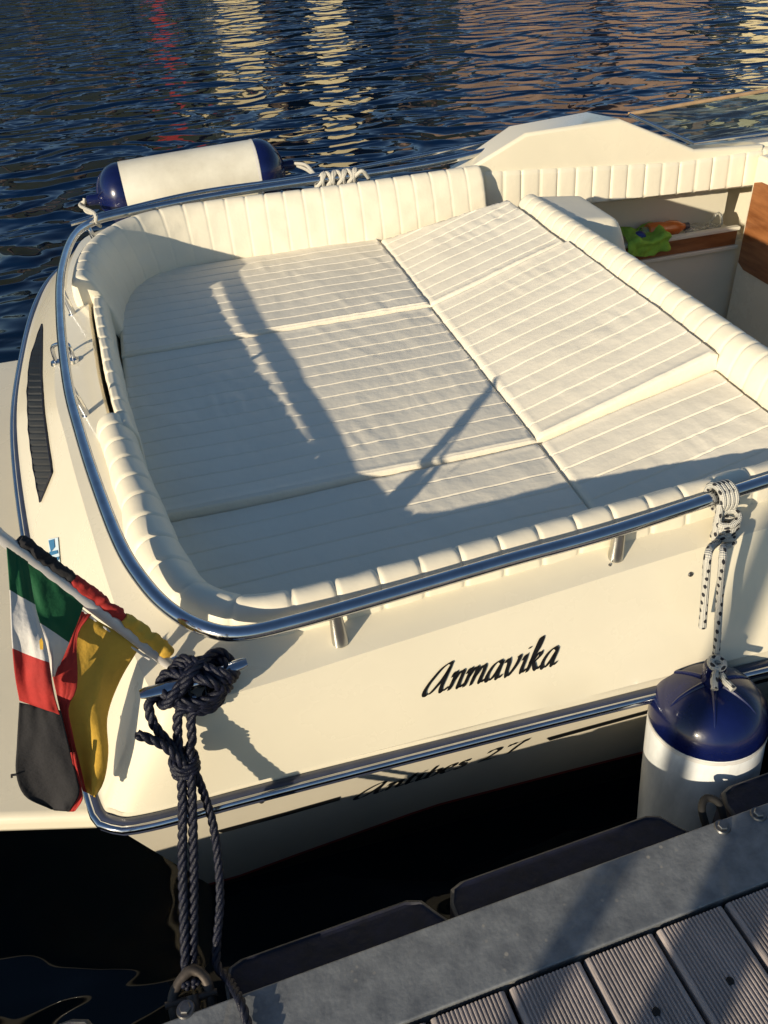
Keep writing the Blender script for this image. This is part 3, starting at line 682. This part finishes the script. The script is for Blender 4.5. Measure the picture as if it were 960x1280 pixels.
mesh_cloth('outer_fold', [(8, 684, 1.075), (12, 740, 1.03), (14, 790, .99), (18, 840, .968), (24, 875, .965)], [(34, 702, 1.078), (44, 760, 1.03), (58, 810, .99), (66, 860, .965), (75, 893, .962)], n=50, amp=.006, waves=1.6, seed=.9, mats=[MT['fgreen'], MT['fwhite'], MT['fred']], parent=ifl, mif=lambda i, j: 0 if i < 14 else (1 if i < 33 else 2))
mesh_cloth('inner_fold', [(32, 698, 1.085), (44, 760, 1.055), (56, 800, 1.012), (66, 845, 1.005)], [(106, 750, 1.083), (98, 775, 1.06), (84, 808, 1.03), (68, 846, 1.01)], n=40, amp=.005, waves=1.6, seed=2.4, mats=[MT['fgreen'], MT['fwhite']], parent=ifl, mif=lambda i, j: 0 if i < 22 else 1)
mb = MB(); q = [Y(u, v, .962) for u, v in ((49, 801), (52, 797), (54, 803), (54, 812), (50, 812))]; mb.add(q, [(0, 1, 2, 3, 4)]); mb.build('flag_crest', MT['fgold'], ifl, smooth=False)
# thin white cord along the staff
mb = MB(); cpts = cr([pbase + pd * pl * t + V((0, -.006, -.0165 - .012 * sin(pi * t))) for t in (.2, .3, .5, .75, .97)], 10); mb.tube(cpts, .0022, 8)
tag(mb.build('flag_halyard', MT['fwhite']), 'white cord running along the underside of the flagstaff', 'cord')

# ================================================================== MOORING ROPE (dark, three-strand)
RR = .0080
mb = MB()
cc = cm + V((0, 0, -.018))
loops = []
for k in range(150):
    t = k / 149; ang = t * 2 * pi * 4.2 + .6; rx = .038 + .018 * t; ry = .024 + .012 * t
    z = -.012 + .045 * t * (1) + .010 * sin(ang * 2 + 1)
    loops.append(cc + cd * (rx * cos(ang)) + cn * (ry * sin(ang)) + V((0, 0, z - .016)))
rope3(mb, loops[::3], RR)
# figure-of-eight turns crossing over the horn
for sgn, o_ in ((1, 0), (-1, .010), (1, .020), (-1, -.012)):
    pts = []
    for k in range(33):
        a_ = 2 * pi * k / 32
        lx = .050 * cos(a_) ; ly = .036 * sin(2 * a_) * sgn * .75 + .006 * o_ / .02; z = .030 + .012 * abs(o_) / .02 - .040 * cos(a_) ** 4 + .004 * sin(3 * a_ + o_ * 90)
        pts.append(cc + cd * (lx + o_ * .8) + cn * ly + V((0, 0, z)))
    rope3(mb, pts, RR)
sh = Z(238, 1232, DOCK - .02)   # shackle crown
kn = V((-.135, .935, -.055)); 
kn = Y(229, 948, .945)
st_l = Y(183, 885, 1.0)
# leg from the left horn down to the knot
rope3(mb, [cc + cd * -.06 + V((0, 0, .01)), Y(186, 880, .985), Y(192, 905, .97), Y(210, 928, .955), kn + V((.004, -.01, 0))], RR)
rope3(mb, [cc + cd * -.01 + cn * -.03 + V((0, 0, -.01)), Y(224, 890, .975), Y(222, 920, .962), kn + V((-.004, .004, .01)), Y(228, 1000, .915), Y(228, 1080, .865), Y(230, 1150, .81), Y(232, 1212, .755), sh + V((-.006, .0, .0))], RR)
rope3(mb, [cc + cd * .012 + cn * -.03 + V((0, 0, -.01)), Y(240, 892, .975), Y(240, 925, .96), kn + V((.012, .0, .008)), Y(240, 1000, .915), Y(242, 1080, .865), Y(242, 1150, .81), Y(241, 1212, .755), sh + V((.008, .0, .0))], RR)
# free tail sticking out and knot turns
rope3(mb, [Y(171, 918, .950), Y(190, 925, .947), Y(208, 934, .944), kn + V((0, -.012, .0))], RR)
for k in range(3):
    o_ = kn + V((0, 0, -.002 - .013 * k)); ax = V((1, .1, .25 * (k - 1)))
    pts = [o_ + V((.018 * cos(t), .014 * sin(t), .004 * sin(t + k))) for t in [2 * pi * q / 12 for q in range(14)]]
    rope3(mb, pts, RR * .95)
# slack end down to the dock edge and over the beam
rope3(mb, [kn + V((.01, -.004, -.02)), Y(252, 985, .93), Y(266, 1030, .905), Y(273, 1080, .865), Y(275, 1130, .82), Y(271, 1180, .775), Y(272, 1208, .745), Y(286, 1225, .712), Z(300, 1250, DOCK + .012), Z(308, 1275, DOCK + .011), Z(318, 1310, DOCK + .011), Z(322, 1400, DOCK + .011)], RR * .92)
tag(mb.build('mooring_rope', MT['rope'], None, auto=180), 'thick dark navy twisted rope wound round the stern cleat and led down to the dock', 'rope')

# shackle on the dock edge
mb = MB(); a_, b_ = Z(216, 1250, DOCK - .035), Z(262, 1238, DOCK - .035); tp = Z(240, 1220, DOCK - .015)
mb.tube(cr([a_ + V((0, -.03, -.02)), a_, a_.lerp(tp, .6) + V((-.008, .006, 0)), tp + V((0, .01, 0)), b_.lerp(tp, .6) + V((.008, .006, 0)), b_, b_ + V((0, -.03, -.02))], 8), .0085, 12)
mb.tube([a_ + V((-.012, -.006, 0)), b_ + V((.012, -.006, 0))], .006, 10)
mb.tube([sh + V((0, -.05, -.03)), sh + V((0, -.01, -.01))], .010, 12)
tag(mb.build('shackle', MT['rust']), 'weathered steel shackle hanging on the dock edge with the navy rope through it', 'shackle')

# ================================================================== FENDERS
def fender(name, c, axis, R, L, label, whitem, group='blue and white cylindrical fenders'):
    axis = V(axis).normalized(); root = empty(name, c, label, 'fender', group)
    n = 22; cap = R * .86
    bod = [(R * .995, -L / 2), (R, -L / 2 + .01)] + [(R * (1 + .012 * sin(pi * t)), -L / 2 + .01 + (L - .02) * t) for t in [k / 14 for k in range(1, 14)]] + [(R, L / 2 - .01), (R * .995, L / 2)]
    mb = MB(); mb.lathe(bod, c, axis, 64, wob=lambda q, i: 1 + .006 * sin(3 * q + i * .2)); mb.build('body', whitem, root)
    pr = [(max(R * (cos(t * pi / 2) ** .92) * .97 + .021 * t + R * .03 * (1 - t), .018), L / 2 + cap * (sin(t * pi / 2) * .72 + t * .28)) for t in [k / n for k in range(n + 1)]]
    def rad(t): i = min(n - 1, int(t * n)); f = t * n - i; return pr[i][0] * (1 - f) + pr[i + 1][0] * f, pr[i][1] * (1 - f) + pr[i + 1][1] * f
    tipp = [(.021, L / 2 + cap + .012), (.022, L / 2 + cap + .03), (.020, L / 2 + cap + .045), (.012, L / 2 + cap + .05), (0.001, L / 2 + cap + .05)]
    for s_ in (-1, 1):
        mb = MB(); mb.lathe([(r, h) for r, h in pr + tipp], c, axis * s_, 64)
        cp = mb.build('end_cap', MT['navy'], root)
        for k in range(6):
            q = 2 * pi * k / 6 + .3; a = axis.orthogonal().normalized(); b = (axis * s_).cross(a); dr = a * cos(q) + b * sin(q); path = []
            for t in (.48, .56, .66, .76, .86, .95, 1.0):
                r, h = rad(t); path.append(V(c) + axis * s_ * h + dr * (r - .003 + .004 * min(1, (t - .48) * 6)))
            mb = MB(); mb.tube(cr(path, 4), lambda t: .0015 + .0045 * t, 8); mb.build('moulded_rib', MT['navy'], cp)
    mb = MB(); mb.tube([V(c) + axis * (L / 2 - .012), V(c) + axis * (L / 2 - .002)], R * 1.006, 64, caps=False); mb.build('white_band', MT['fwhite'], root)
    return root
fR = .113; fL = .47; fax = V((-.035, .06, 1)).normalized(); ftop = Y(893, 838, .938)
fender('fender', ftop - fax * (.03 + fR * .86 + fL / 2), fax, fR, fL, 'scuffed blue and white fender hanging upright between boat and dock', MT['scuff'])
a_ = Y(157, 241, 3.66); b_ = Y(322, 212, 3.66); fa_ = (b_ - a_)
fender('fender', a_.lerp(b_, .5) + V((0, 0, -.005)), fa_, .121, fa_.length, 'clean blue and white fender lying sideways outside the far rail', MT['white'])
fdir = fa_.normalized(); fcen = a_.lerp(b_, .5); fe1 = fcen + fdir * (fa_.length / 2 + .17); fe0 = fcen - fdir * (fa_.length / 2 + .17)
# near fender line
mb = MB(); kr = Z(900, 622, .165); wr = .0070
def rail_at(p): return nearest_rail(p)
rk = nearest_rail(Z(900, 620, .145)); 
for k in range(4):
    o_ = rk + V((-.012 + .009 * k, -.0, 0)); pts = [o_ + V((.004 * sin(t * .5), .024 * cos(t), .024 * sin(t))) for t in [2 * pi * q / 16 for q in range(17)]]
    mb.tube(cr(pts, 4), wr, 10)
kc = rk + V((.008, -.030, -.035))
for k in range(5):
    o_ = rk + V((.003, -.033, -.030 - .015 * k)); tl = .25 * (-1) ** k
    pts = [o_ + V((.021 * cos(t), .014 * sin(t), .006 * sin(t + k) + tl * .02 * cos(t))) for t in [2 * pi * q / 14 for q in range(15)]]
    mb.tube(cr(pts, 4), wr * 1.02, 10)
mb.tube(cr([rk + V((-.012, -.022, 0)), rk + V((-.022, -.038, -.05)), rk + V((-.018, -.040, -.09)), rk + V((-.004, -.035, -.11))], 8), wr, 10)
lo = rk + V((.006, -.036, -.10))
side1 = Y(903, 700, 1.0); 
mb.tube(cr([lo, Y(904, 690, 1.005), Y(900, 740, .99), Y(897, 790, .965), Y(895, 822, .955), ftop + V((0, -.005, .02))], 8), wr, 10)
mb.tube(cr([lo + V((-.015, 0, .02)), Y(886, 690, 1.015), Y(882, 730, 1.0), Y(878, 784, .985)], 8), wr * 1.05, 10)
for k in range(3):
    o_ = ftop + V((0, -.002, .022 - .013 * k)); pts = [o_ + V((.012 * cos(t), .011 * sin(t), .003 * sin(t))) for t in [2 * pi * q / 12 for q in range(13)]]
    mb.tube(cr(pts, 4), wr, 10)
mb.tube(cr([ftop + V((0, -.01, .01)), Y(893, 846, .912), Y(893, 862, .892)], 8), wr, 10); mb.tube(cr([ftop + V((.008, -.008, .01)), Y(904, 848, .912), Y(917, 862, .885)], 8), wr, 10)
tag(mb.build('fender_line', MT['wrope']), 'white rope with black flecks knotted on the near rail holding the upright fender', 'rope')
# far fender lines
mb = MB(); fr1 = nearest_rail(Z(400, 224, .20)); fr2 = nearest_rail(Z(440, 218, .20))
mb.tube(cr([fe1 - fdir * .02, fe1.lerp(fr1, .35) + V((0, 0, .012)), fe1.lerp(fr1, .7) + V((0, 0, .0)), fr1 + V((-.02, .01, .0))], 8), .0068, 10)
mb.tube(cr([fe1 - fdir * .01 + V((0, 0, -.01)), fe1.lerp(fr1, .4) + V((0, 0, -.004)), fr1 + V((-.01, .02, .0))], 8), .0068, 10)
for k in range(11):
    c0 = fr1.lerp(fr2, (k - .5) / 9); pts = [c0 + V((.006 * sin(t), .022 * cos(t) + .004 * nz(k, t), .022 * sin(t))) * 1.0 + V((.012 * sin(t + k * 2.1), 0, 0)) for t in [2 * pi * q / 12 for q in range(14)]]
    mb.tube(cr(pts, 4), .0075, 8)
mb.tube(cr([fr2 + V((0, -.02, .0)), fr2 + V((.03, -.03, .02)), fr2 + V((.055, -.02, -.01))], 8), .0075, 8)
tag(mb.build('fender_line', MT['wrope2']), 'white rope wound many times round the far rail beside the sideways fender', 'rope')
mb = MB(); fr3 = nearest_rail(Z(124, 276, .20))
mb.tube(cr([fe0 + V((.02, 0, .0)), fe0 + V((-.012, -.02, -.012)), fr3 + V((.0, .02, .02)), fr3 + V((0, -.02, 0)), fr3 + V((.01, 0, -.02))], 8), .0062, 8)
mb.tube(cr([fe0 + V((.01, -.01, .01)), fe0 + V((.004, -.04, -.03)), fr3 + V((.012, .02, .014))], 8), .0055, 8)
tag(mb.build('fender_line', MT['wrope2']), 'short white cord tying the sideways fender to the stern corner of the rail', 'rope')

# ================================================================== THINGS IN THE LOCKER
sy = 3.33
def blob(mb, c, r, sc=(1, 1, 1), nl=.2, s=30, n=20):
    P = []
    for i in range(n + 1):
        th = pi * i / n
        P.append([V(c) + V((r * sc[0] * sin(th) * cos(q), r * sc[1] * sin(th) * sin(q), r * sc[2] * cos(th))) * (1 + nl * nz(sin(th) * cos(q) * 2 + c[0] * s, sin(th) * sin(q) * 2, cos(th) * 2)) for q in [2 * pi * k / n for k in range(n)]])
    mb.grid(P, closed_v=True)
shz = -.262
# cloth draped over the fiddle rail
P = []
cx0, cx1 = Y(786, 290, 3.24), Y(838, 300, 3.24)
for i in range(31):
    row = []
    for j in range(25):
        u = i / 30; v = j / 24; x = 1.905 + .20 * u + .012 * sin(v * 5 + 1)
        if v < .5: y = 3.40 - (3.40 - 3.232) * (v / .5); z = -.205 + .012 * nz(u * 5, v * 5, 2) + .010 * sin(u * 9)
        else: y = 3.232 - .006 * sin((v - .5) * 6 + u * 4); z = -.207 - .070 * (v - .5) / .5 * (1 - .35 * abs(u - .45)) + .006 * sin(u * 9) * (1 - (v - .5))
        row.append(V((x + .01 * nz(u * 4, v * 3, 4), y + .012 * nz(u * 6, v * 5, 1), z + .006 * nz(u * 9, v * 7, 8))))
    P.append(row)
mb = MB(); mb.grid(P); o = mb.build('cleaning_cloth', MT['green'], None, auto=180); o.modifiers.new('t', 'SOLIDIFY').thickness = .003
tag(o, 'crumpled lime green cloth draped over the locker shelf edge', 'cloth')
# orange bottle lying down
bt = empty('bottle', (2.13, 3.36, shz), 'orange plastic bottle lying on the locker shelf', 'bottle')
b0 = V((2.05, 3.35, shz + .048)); ax = V((1, .12, -.06)).normalized()
mb = MB(); mb.lathe([(0, 0), (.03, .0), (.036, .01), (.036, .06), (.032, .09), (.036, .12), (.032, .155), (.018, .185), (.014, .20)], b0, ax, 32); mb.build('body', MT['orange'], bt)
mb = MB(); mb.lathe([(.016, .198), (.017, .22), (.0, .222)], b0, ax, 24); mb.build('cap', MT['strake'], bt)
mb = MB(); mb.tube([b0 + V((-.03, 0, 0)), b0], .022, 24); mb.build('clear_base', MT['clear'], bt)
mb = MB(); mb.lathe([(0, 0), (.026, .0), (.030, .006), (.030, .03), (.024, .04), (0, .042)], V((2.00, 3.33, shz + .035)), (-.4, -1, .25), 30); 
mb.lathe([(.012, .04), (.011, .055), (0, .056)], V((2.00, 3.33, shz + .035)), (-.4, -1, .25), 20)
tag(mb.build('jar_lid', MT['blue']), 'dark blue round plastic lid between the green cloth and orange bottle', 'lid')
mb = MB(); blob(mb, (2.33, 3.37, shz + .018), .045, (1.7, .8, .35), .5, 3); tag(mb.build('plastic_bag', MT['clear']), 'flat crumpled clear plastic wrap in the middle of the locker shelf', 'plastic bag')
mb = MB(); o_ = V((2.40, 3.36, shz + .045))
mb.tube(cr([o_ + V((.028 * cos(t), .008 * sin(2 * t), .032 * sin(t))) for t in [2 * pi * q / 14 for q in range(15)]], 4), .006, 10); blob(mb, (2.375, 3.36, shz + .015), .02, (1.2, 1, .7), .4)
tag(mb.build('swim_goggles', MT['clear']), 'clear looped plastic strap at the bow end of the locker shelf', 'goggles')

# ================================================================== DOCK
dock = empty('dock', dk(.4, .2, WATER), 'floating dock with galvanised edge beam and grooved composite planks', 'dock')
mb = MB(); mb.box((-4, .597, DOCK - .16), (6, .731, DOCK), fr=dk); mb.build('edge_beam', MT['galv'], dock, smooth=False, bevel=.003)
mb = MB(); mb.box((-4, -2.6, DOCK - .25), (6, .590, DOCK - .045), fr=dk); mb.build('dock_frame', MT['dark'], dock, smooth=False)
mb = MB(); mb.box((-4, -2.6, DOCK - .6), (6, .60, DOCK - .26), fr=dk); mb.build('float', MT['dark'], dock, smooth=False)
def plank_mesh(k, seed):
    x0 = .327 + .14 * k + .0045; x1 = x0 + .131; prof = [(x0, -.024), (x0, -.004), (x0 + .003, -.0012), (x0 + .007, 0)]
    ng = 16; w = (x1 - x0 - .016) / ng
    for i in range(ng):
        a = x0 + .008 + i * w; prof += [(a + w * .12, 0), (a + w * .28, -.0028), (a + w * .62, -.0028), (a + w * .78, 0)]
    prof += [(x1 - .007, 0), (x1 - .003, -.0012), (x1, -.004), (x1, -.024)]
    rows = []
    dz = random.uniform(-.0012, .0012)
    for y in (.5885 + random.uniform(-.0015, .001), .3, 0, -2.5): rows.append([dk(x, y, DOCK - .002 + z + dz) for x, z in prof])
    mb = MB(); mb.grid(rows); mb.add(rows[0], [tuple(range(len(rows[0])))]); return mb
for k in range(-4, 9):
    mb = plank_mesh(k, k); o = mb.build('plank', MT['plank'], dock, smooth=False)
    x = .327 + .14 * k + .07
    for yy in (.475, .0, -.5):
        s = MB(); s.lathe([(0, .0006), (.0045, .0012), (.0062, .0004), (.0062, -.004)], dk(x + random.uniform(-.002, .002), yy, DOCK - .002), (0, 0, 1), 16); s.build('plank_screw', MT['dark'], o)
for (u, v) in ((903, 1034), (948, 1018), (280 - 48, 1262), (150, 1295)):
    p = Z(u, v, DOCK); mb = MB()
    mb.lathe([(0, .0085), (.008, .0085), (.0095, .0065), (.0095, .003)], p, (0, 0, 1), 6); mb.lathe([(.0, .0032), (.013, .0032), (.0145, 0)], p, (0, 0, 1), 24)
    mb.build('bolt', MT['steel_dull'], dock, auto=25)
# rubber pads bolted on the dock face
pads = [(-.62, -.335), (-.120, .268), (.300, .772), (.888, 1.35)]
labs = ['navy rubber dock pad at the bottom left corner beyond the shackle', 'long navy rubber dock pad between the shackle and the middle pad',
        'navy rubber dock pad in the middle ending beside the upright fender', 'navy rubber dock pad on the right beyond the two bolts']
for (xa, xb), lb in zip(pads, labs):
    root = empty('dock_pad', dk((xa + xb) / 2, .76, DOCK - .1), lb, 'dock pad', 'navy rubber pads along the dock face')
    zt = DOCK - .028; w = .074 if xa > 0 else .075; out = [(xa, .733), (xa, .733 + w - .035), (xa + .012, .733 + w - .008), (xa + .035, .733 + w), (xb - .04, .733 + w), (xb - .014, .733 + w - .010), (xb + .004, .733 + w - .04), (xb + .028, .733)]
    def ring(dx, z): 
        cxm = (xa + xb) / 2
        return [dk(cxm + (x - cxm) * (1 - dx / (xb - xa) * 2), .733 + (y - .733) * (1 - dx / w), z) for x, y in out]
    mb = MB(); P = [ring(0, zt - .22), ring(0, zt - .006), ring(.003, zt - .001), ring(.006, zt), ring(.009, zt - .003)]
    mb.grid(P[:5], mif=lambda i, j: 1 if i in (1, 2) else 0); mb.add(P[4], [tuple(range(len(out)))]); mb.build('pad_block', [MT['rubber'], MT['rubber_edge']], root, auto=40)
# ring bracket between fender and pads
mb = MB(); p = Z(900, 1026, DOCK - .02) ; mb.tube(cr([p + V((-.018, .0, -.03)), p + V((-.018, .03, .0)), p + V((0, .045, .006)), p + V((.018, .03, .0)), p + V((.018, .0, -.03))], 6), .007, 10)
tag(mb.build('mooring_ring', MT['dark']), 'small black mooring ring at the dock edge beside the upright fender', 'mooring ring')
# two unseen posts added behind the viewer to cast people's shadow bands
SAZ, SEL = radians(37.5), radians(16.2)
sdir = V((cos(SAZ) * cos(SEL), sin(SAZ) * cos(SEL), -sin(SEL)))
hd = V((cos(SAZ), sin(SAZ), 0)); hn = V((sin(SAZ), -cos(SAZ), 0))
def band(p_left, p_right, dist, nm, lb):
    a, b = Z(*p_left, DOCK), Z(*p_right, DOCK); c = a.lerp(b, .5); w = abs((b - a).dot(hn)); q = c - hd * dist
    mb = MB(); mb.tube([V((q.x, q.y, DOCK - .002)), V((q.x, q.y, DOCK + .9)), V((q.x, q.y, DOCK + 2.1))], lambda t: w / 2 * (1 - .05 * t), 24)
    mb.lathe([(w / 2 * 1.0, 0), (w * .52, .02), (w * .3, .05), (0, .06)], V((q.x, q.y, DOCK + 2.1)), (0, 0, 1), 24)
    tag(mb.build(nm, MT['shadow_post_wood']), lb, 'post')
band((737, 1090), (805, 1060), 2.6, 'shadow_post', 'slim unseen post added behind the viewer to cast a shadow band')
band((893, 1066), (975, 1120), 2.3, 'shadow_post', 'thicker unseen post added behind the viewer to cast a shadow band')

# ================================================================== WATER, FAR SHORE, SKY
def water_mat():
    m = bpy.data.materials.new('harbour_water'); m.use_nodes = True; nt = m.node_tree; N = nt.nodes.new; Lk = nt.links.new
    b = nt.nodes['Principled BSDF']; b.inputs['Base Color'].default_value = (.002, .008, .020, 1); b.inputs['Roughness'].default_value = .035
    b.inputs['IOR'].default_value = 1.333; b.inputs['Specular IOR Level'].default_value = .5
    tc = N('ShaderNodeTexCoord'); mp = N('ShaderNodeMapping'); mp.inputs['Rotation'].default_value = (0, 0, radians(14)); mp.inputs['Scale'].default_value = (1.0, 1.35, 1)
    Lk(tc.outputs['Object'], mp.inputs['Vector'])
    n1 = N('ShaderNodeTexNoise'); n1.inputs['Scale'].default_value = 1.15; n1.inputs['Detail'].default_value = 1.0; n1.inputs['Roughness'].default_value = .42; n1.inputs['Distortion'].default_value = 1.3
    n2 = N('ShaderNodeTexNoise'); n2.inputs['Scale'].default_value = 2.9; n2.inputs['Detail'].default_value = 1; n2.inputs['Roughness'].default_value = .4; n2.inputs['Distortion'].default_value = 1.0
    Lk(mp.outputs[0], n1.inputs['Vector']); Lk(mp.outputs[0], n2.inputs['Vector'])
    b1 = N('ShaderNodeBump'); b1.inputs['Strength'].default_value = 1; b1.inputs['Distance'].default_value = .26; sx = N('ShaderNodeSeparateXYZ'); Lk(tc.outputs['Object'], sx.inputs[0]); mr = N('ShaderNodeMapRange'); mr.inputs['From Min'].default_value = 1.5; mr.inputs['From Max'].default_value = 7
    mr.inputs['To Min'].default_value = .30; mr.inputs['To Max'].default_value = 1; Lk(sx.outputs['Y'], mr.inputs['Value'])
    m1 = N('ShaderNodeMath'); m1.operation = 'MULTIPLY'; Lk(n1.outputs['Fac'], m1.inputs[0]); Lk(mr.outputs[0], m1.inputs[1]); Lk(m1.outputs[0], b1.inputs['Height'])
    b2 = N('ShaderNodeBump'); b2.inputs['Strength'].default_value = 1; b2.inputs['Distance'].default_value = .045; m2 = N('ShaderNodeMath'); m2.operation = 'MULTIPLY'; Lk(n2.outputs['Fac'], m2.inputs[0]); Lk(mr.outputs[0], m2.inputs[1]); Lk(m2.outputs[0], b2.inputs['Height']); Lk(b1.outputs[0], b2.inputs['Normal'])
    Lk(b2.outputs[0], b.inputs['Normal'])
    mc = N('ShaderNodeMix'); mc.data_type = 'RGBA'; mc.inputs[6].default_value = (.0018, .006, .010, 1); mc.inputs[7].default_value = (.002, .012, .042, 1)  # shade painted in near the boat, reflected sky blue farther out
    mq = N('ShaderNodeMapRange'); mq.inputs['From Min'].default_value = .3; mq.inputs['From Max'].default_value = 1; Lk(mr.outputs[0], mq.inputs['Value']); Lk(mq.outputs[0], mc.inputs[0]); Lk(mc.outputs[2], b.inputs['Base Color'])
    return m
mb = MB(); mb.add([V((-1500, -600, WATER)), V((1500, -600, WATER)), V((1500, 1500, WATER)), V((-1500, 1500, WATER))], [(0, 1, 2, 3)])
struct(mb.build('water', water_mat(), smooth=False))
# far shore hillside
P = []
for i in range(81):
    x = -140 + 3.9 * i; row = []
    for j in range(13):
        t = j / 12; base = 62 + x * .05
        h = (4.5 + 3 * nz(x * .02, 1) + 2 * nz(x * .08, 4)) * (1 - .35 * max(0, min(1, (x - 10) / 60)))
        row.append(V((x, base + 60 * t + 3 * nz(x * .1, t * 3), WATER - .3 + 1.2 * (t > 0) + h * (1 - (1 - t) ** 2.2) + 1.2 * nz(x * .15, t * 6, 2) * (t > 0))))
    P.append(row)
mb = MB(); mb.grid(P); struct(mb.build('hillside', MT['hill'], auto=180))
def azdir(u): 
    d = ray(u, 100); d.z = 0; return d.normalized()
def tree(u, dist, h, w, label):
    d = azdir(u); h = h * .62; w = w * .8; c = CAM + d * dist; c.z = WATER + .3
    r = empty('tree', c, label, 'tree', 'trees on the far shore'); mb = MB(); mb.tube([c, c + V((.2, 0, h * .3)), c + V((0, .1, h * .55))], lambda t: .28 - .15 * t, 8); mb.build('trunk', MT['bark'], r)
    mb = MB()
    for k in range(900):
        th = random.uniform(0, 2 * pi); q = random.random() ** .45; zz = random.uniform(-1, 1); rr = sqrt(1 - zz * zz) * q
        p = c + V((w * rr * cos(th), w * rr * sin(th), h * .6 + h * .42 * zz * q)); p += V((nz(p.x, p.z), nz(p.z, p.x), nz(p.x, p.y))) * .8
        s = random.uniform(.25, .55); a = V((random.uniform(-1, 1), random.uniform(-1, 1), random.uniform(-1, 1))).normalized(); b = a.orthogonal().normalized(); a = a.cross(b)
        mb.add([p - a * s, p + b * s * .6, p + a * s, p - b * s * .6], [(0, 1, 2, 3)])
    mb.build('crown', MT['leaf'], r, smooth=False)
def house(name, u, dist, w, dp, h, wall, label, roofm='tile', floors=3, cols=4, rot=0.0):
    d = azdir(u); c = CAM + d * dist; c.z = WATER + .2; sx = V((d.y, -d.x, 0)); 
    fr = lambda x, y, z: c + sx * x + d * y + V((0, 0, z))
    r = empty(name, c, label, 'building'); mb = MB(); mb.box((-w / 2, 0, 0), (w / 2, dp, h), fr=fr); mb.build('wall', MT[wall], r, smooth=False)
    mb = MB(); P = [fr(-w / 2 - .3, -.4, h), fr(w / 2 + .3, -.4, h), fr(w / 2 + .3, dp + .4, h), fr(-w / 2 - .3, dp + .4, h), fr(-w / 2 + 1, dp / 2, h + 1.6), fr(w / 2 - 1, dp / 2, h + 1.6)]
    mb.add(P, [(0, 1, 5, 4), (1, 2, 5), (2, 3, 4, 5), (3, 0, 4), (3, 2, 1, 0)]); mb.build('roof', MT[roofm], r, smooth=False)
    for i in range(cols):
        for j in range(floors):
            x = -w / 2 + w * (i + .5) / cols; z = h * (j + .35) / floors
            mb = MB(); mb.box((x - .45, -.06, z), (x + .45, .05, z + 1.35), fr=fr); mb.build('window', MT['window_dark'], r, smooth=False)
house('harbour_house', 300, 52, 3.0, 7, 3.6, 'cream_wall', 'cream rendered house on the far shore', cols=3)
house('harbour_house', 415, 50, 1.6, 6, 2.8, 'cream_wall', 'small cream waterfront house on the far shore', floors=2, cols=2)
house('stone_house', 655, 46, 6.0, 8, 5.0, 'stone_wall', 'wide stone waterfront building on the far shore', cols=6)
house('stone_house', 800, 48, 5.0, 8, 4.2, 'stone_wall', 'lower stone building beside the wide one', floors=2, cols=4)
house('harbour_house', 985, 46, 4.5, 7, 4.6, 'cream_wall', 'pale house at the right end of the far shore', cols=3)
house('boathouse', 214, 50, .55, 2, 1.6, 'red_wall', 'narrow red boathouse on the far shore', floors=1, cols=1)
for u, ds, h, w in ((60, 54, 12, 4), (130, 50, 11, 3.5), (180, 56, 14, 4), (245, 58, 13, 3.2), (350, 50, 10, 2.5), (450, 52, 13, 3.6), (500, 50, 11, 3), (540, 56, 14, 4), (735, 50, 11, 2.6), (870, 50, 10, 3.4), (925, 54, 12, 3.5), (-30, 50, 12, 5), (1050, 50, 12, 4)):
    tree(u, ds, h, w, 'dark green tree among the houses on the far shore')

w = bpy.data.worlds.new('World'); scene.world = w; w.use_nodes = True; nt = w.node_tree
sk = nt.nodes.new('ShaderNodeTexSky'); sk.sky_type = 'NISHITA'; sk.sun_disc = False; sk.sun_elevation = SEL
sunpos = -sdir; sk.sun_rotation = math.atan2(sunpos.x, sunpos.y)
sk.air_density = 1.0; sk.dust_density = .3; sk.ozone_density = 2.6
nt.links.new(sk.outputs[0], nt.nodes['Background'].inputs[0]); nt.nodes['Background'].inputs[1].default_value = .10
sl = bpy.data.lights.new('sun', 'SUN'); sl.energy = 5.4; sl.angle = radians(.6); sl.color = (1.0, .865, .66)
so_ = bpy.data.objects.new('sun', sl); COL.objects.link(so_); so_.rotation_euler = sdir.to_track_quat('-Z', 'Y').to_euler(); so_.location = (-5, -5, 6)

# ------------------------------------------------------------------ camera
from mathutils import Matrix
cd_ = bpy.data.cameras.new('camera'); co = bpy.data.objects.new('camera', cd_); COL.objects.link(co)
cd_.sensor_fit = 'VERTICAL'; cd_.sensor_height = 36; cd_.sensor_width = 27; cd_.lens = FPX * 36 / 1280; cd_.clip_start = .02; cd_.clip_end = 6000
M = Matrix((CA, CB, -CC)).transposed().to_4x4(); M.translation = CAM; co.matrix_world = M
scene.camera = co
scene.view_settings.view_transform = 'Standard'; scene.view_settings.look = 'None'; scene.view_settings.exposure = 0
scene.render.resolution_x = 768; scene.render.resolution_y = 1024
